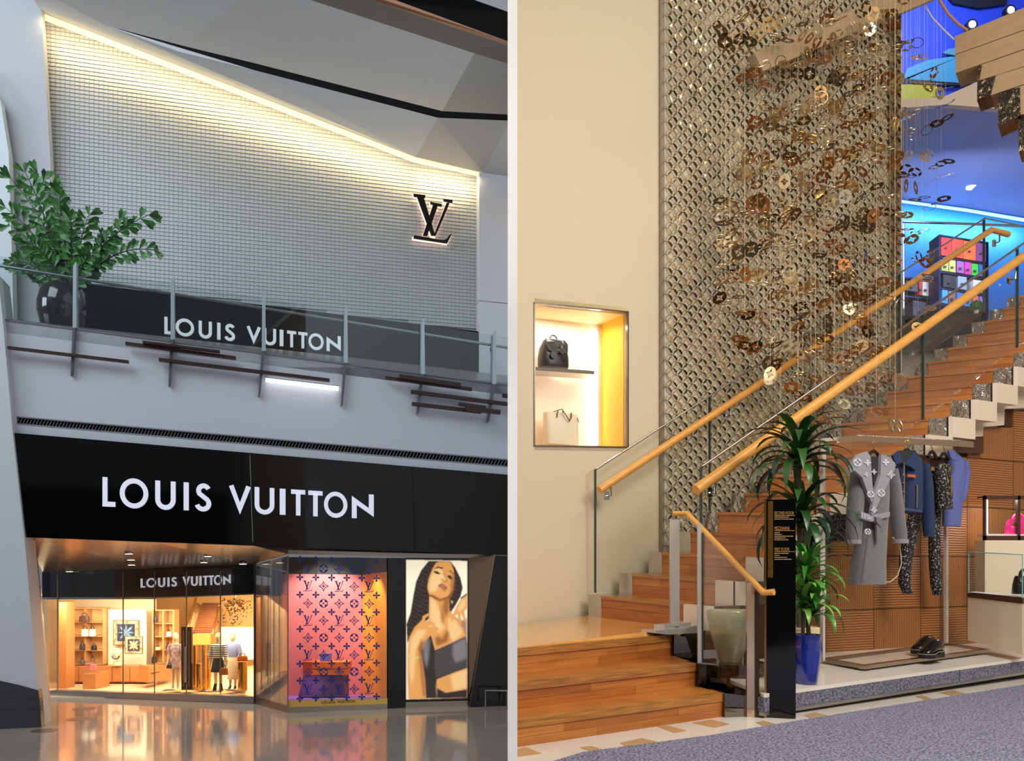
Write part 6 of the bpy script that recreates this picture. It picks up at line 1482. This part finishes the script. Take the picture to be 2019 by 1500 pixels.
# ---- hanging mobile of brass medallions
def medallion(r=.078, t=.004, hole=True):
    b = MB(); n = 24; o_, i_ = [], []
    for q in range(n):
        a = 2 * math.pi * q / n; f_ = (abs(math.cos(a)) ** .6 + abs(math.sin(a)) ** .6) ** (-1 / .6) if hole else .9
        o_.append(Vec((math.cos(a) * r, math.sin(a) * r, 0))); i_.append(Vec((math.cos(a), math.sin(a), 0)) * r * (min(.82, f_ * .86) if hole else .9))
    up_ = Vec((0, 0, t)); vs = o_ + i_ + [v + up_ for v in o_] + [v + up_ for v in i_]; fs = []
    for q in range(n):
        p = (q + 1) % n; fs += [[q, p, n + p, n + q], [2 * n + q, 3 * n + q, 3 * n + p, 2 * n + p], [q, 2 * n + q, 2 * n + p, p], [n + q, n + p, 3 * n + p, 3 * n + q]]
    b.add(vs, fs); return b


def petals4(r=.085):
    b = MB()
    for k in range(4):
        a = math.pi / 4 + k * math.pi / 2; cx_, cy_ = r * .62 * math.cos(a), r * .62 * math.sin(a)
        pts = lens(0, 0, 0, r * .98, r * .2); c2, s2 = math.cos(a + math.pi / 2), math.sin(a + math.pi / 2)
        b.prism([Vec((cx_ + (x - r * .49) * c2 - y * s2, cy_ + (x - r * .49) * s2 + y * c2, 0)) for x, y in pts], (0, 0, .003))
    return b


ORN = [M('medal_brass', (214, 184, 128), .16, .95), M('medal_dark', (104, 82, 52), .25, .9), M('medal_pale', (240, 228, 200), .2, .8), M('medal_copper', (160, 100, 50), .3, .7)]
def mesh_of(b, mat):
    me = bpy.data.meshes.new('medallion'); me.from_pydata([tuple(v) for v in b.V], [], b.Fc); me.materials.append(mat); me.update(); return me


md = [mesh_of(medallion(), m_) for m_ in ORN]; rg = [mesh_of(medallion(.072, .004, False), m_) for m_ in ORN]; pt4 = [mesh_of(petals4(), m_) for m_ in ORN]
rm = random.Random(31); wire_m = M('fine_wire', (150, 138, 112), .4, .6); from mathutils import Euler
seeds = [(1480, 30), (1455, 90), (1500, 150), (1545, 145), (1520, 60), (1585, 130), (1600, 40), (1630, 85), (1660, 110), (1690, 60), (1700, 130), (1740, 30), (1755, 90), (1720, 160), (1660, 165), (1610, 190), (1760, 160), (1570, 215), (1530, 240), (1640, 235), (1700, 225), (1745, 240), (1500, 300), (1560, 290), (1610, 300), (1670, 290), (1720, 300), (1760, 330), (1475, 340), (1540, 350), (1590, 365), (1640, 385), (1680, 360), (1730, 390), (1440, 420), (1490, 430), (1545, 430), (1600, 420), (1650, 440), (1700, 430), (1750, 440),
         (1470, 480), (1520, 470), (1570, 490), (1620, 480), (1670, 500), (1720, 520), (1445, 540), (1500, 560), (1550, 550), (1600, 560), (1650, 565), (1700, 580), (1740, 570), (1470, 610), (1520, 620), (1580, 625), (1640, 620), (1690, 640), (1500, 670), (1560, 680), (1610, 690), (1660, 700), (1720, 690), (1650, 760), (1700, 750), (1600, 760), (1520, 730), (1560, 820), (1600, 815), (1640, 800), (1420, 470), (1600, 250), (1680, 540), (1570, 590), (1525, 400),
         (1808, 108), (1830, 150), (1856, 165), (1840, 185), (1862, 200), (1795, 230), (1818, 215), (1832, 240), (1808, 265), (1838, 300), (1855, 325), (1832, 345), (1796, 350), (1790, 375), (1800, 400), (1835, 405), (1800, 428), (1815, 455), (1802, 480), (1806, 515), (1815, 500), (1842, 545), (1800, 600), (1830, 605), (1805, 632), (1822, 640), (1755, 745), (1728, 815), (1765, 838)]
def gap(p, pl): return (p - Vec((pl.a[0], pl.a[1], p[2]))).dot(pl.n)


# strands: one wire each, free of one another; several chains hang on every wire
ST = []
def strand(x, d, tries=1):
    D_ = FAR.D(x, d); p = P(x, 0, D_)
    if any(math.hypot(p[0] - q['x'], p[1] - q['y']) < .15 for q in ST): return
    ST.append({'px': x, 'x': p[0], 'y': p[1], 'D': D_, 'ch': []})


for x, d in ((1755, 1.42), (1728, 1.46), (1765, 1.62)): strand(x, d)
for i in range(2600): strand(rm.uniform(1425, 1868), rm.uniform(.33, .86))
OC = []
def chain(sx, sy, reach, only=None):
    cand = [q for q in (ST[3:] if only is None else [ST[only]]) if abs(q['px'] - sx) < reach]
    for tr_ in range(40):
        if not cand: return
        q = rm.choice(cand); y = sy + (rm.uniform(-9, 9) if only is None else 0); p = P(q['px'], y, q['D']); n_ = rm.choice([2, 3, 3])
        horiz = rm.random() < .65 and only is None
        eu = Euler((rm.uniform(-.4, .4) + (0 if horiz else 1.1), rm.uniform(-.5, .5), rm.uniform(0, 6.28))); hd = rm.uniform(0, 6.28)
        cs = []
        for j in range(n_):
            o2 = Vec(((j - (n_ - 1) / 2) * .125 * math.cos(hd), (j - (n_ - 1) / 2) * .125 * math.sin(hd), rm.uniform(-.02, .02)))
            if horiz: o2.rotate(eu)
            cs.append(p + o2)
        if any(not .25 < gap(c2, FAR) < .9 for c2 in cs) and only is None: continue
        if any((c2 - k2).length < .15 for c2 in cs for k2 in OC): continue
        if any(math.hypot(c2[0] - w2['x'], c2[1] - w2['y']) < .088 for c2 in cs for w2 in ST if w2 is not q): continue
        OC.extend(cs); q['ch'].append((p, cs, eu, 2 if only is not None else rm.choice([0, 0, 1, 1, 2, 3]))); return


for i, (sx, sy) in enumerate(seeds[-3:]): chain(sx, sy, 60, i)
for sx, sy in seeds[76:-3]: chain(sx, sy, 16)
for rep in range(5):
    for sx, sy in seeds[:76]: chain(sx + rm.uniform(-20, 20), sy + rm.uniform(-20, 20), 26)
WN = ['no', 'one', 'two', 'three', 'four', 'five', 'six', 'seven', 'eight', 'nine', 'ten', 'eleven', 'twelve']
for si, q in enumerate(ST):
    if not q['ch']: continue
    low = min(q['ch'], key=lambda c: c[0][2])[0]; cols = [c[3] for c in q['ch']]; main = max(range(4), key=cols.count); n_ = len(q['ch'])
    zone = 'before the blue mezzanine' if q['px'] > 1772 else ('ending over the oak handrails' if HY - F * (low[2] - CZ) / low[1] > 560 else 'ending before the ring screen')
    lab = 'wire strand with %s of mostly %s rings, %s' % ('one chain' if n_ == 1 else WN[min(n_, 12)] + ' chains', ['brass', 'dark bronze', 'pale gold', 'copper'][main], zone)
    if si < 3: lab = ['strand with one pale ring chain hanging over the wide oak handrail', 'strand with one pale ring chain hanging before the stair risers', 'strand with the lowest pale ring chain, just above the clothes rack'][si]
    o = thing('hanging_strand', lab, 'ornament', low, 'hanging ring strands')
    for p, cs, eu, cm in q['ch']:
        for c2 in cs:
            tp_ = rm.random(); lib = md if tp_ < .5 else (rg if tp_ < .7 else pt4)
            m_ = bpy.data.objects.new('ring' if lib is rg else ('petal_ring' if lib is pt4 else 'medallion'), lib[cm if rm.random() < .7 else rm.randrange(4)])
            C.objects.link(m_); m_.parent = o; m_.location = c2 - low; m_.rotation_euler = (eu.x + rm.uniform(-.3, .3), eu.y + rm.uniform(-.3, .3), eu.z)
    b = MB().tube([low, Vec((low[0], low[1], 9.8))], .0014, 4, caps=False); mk('wire', b, wire_m, o)
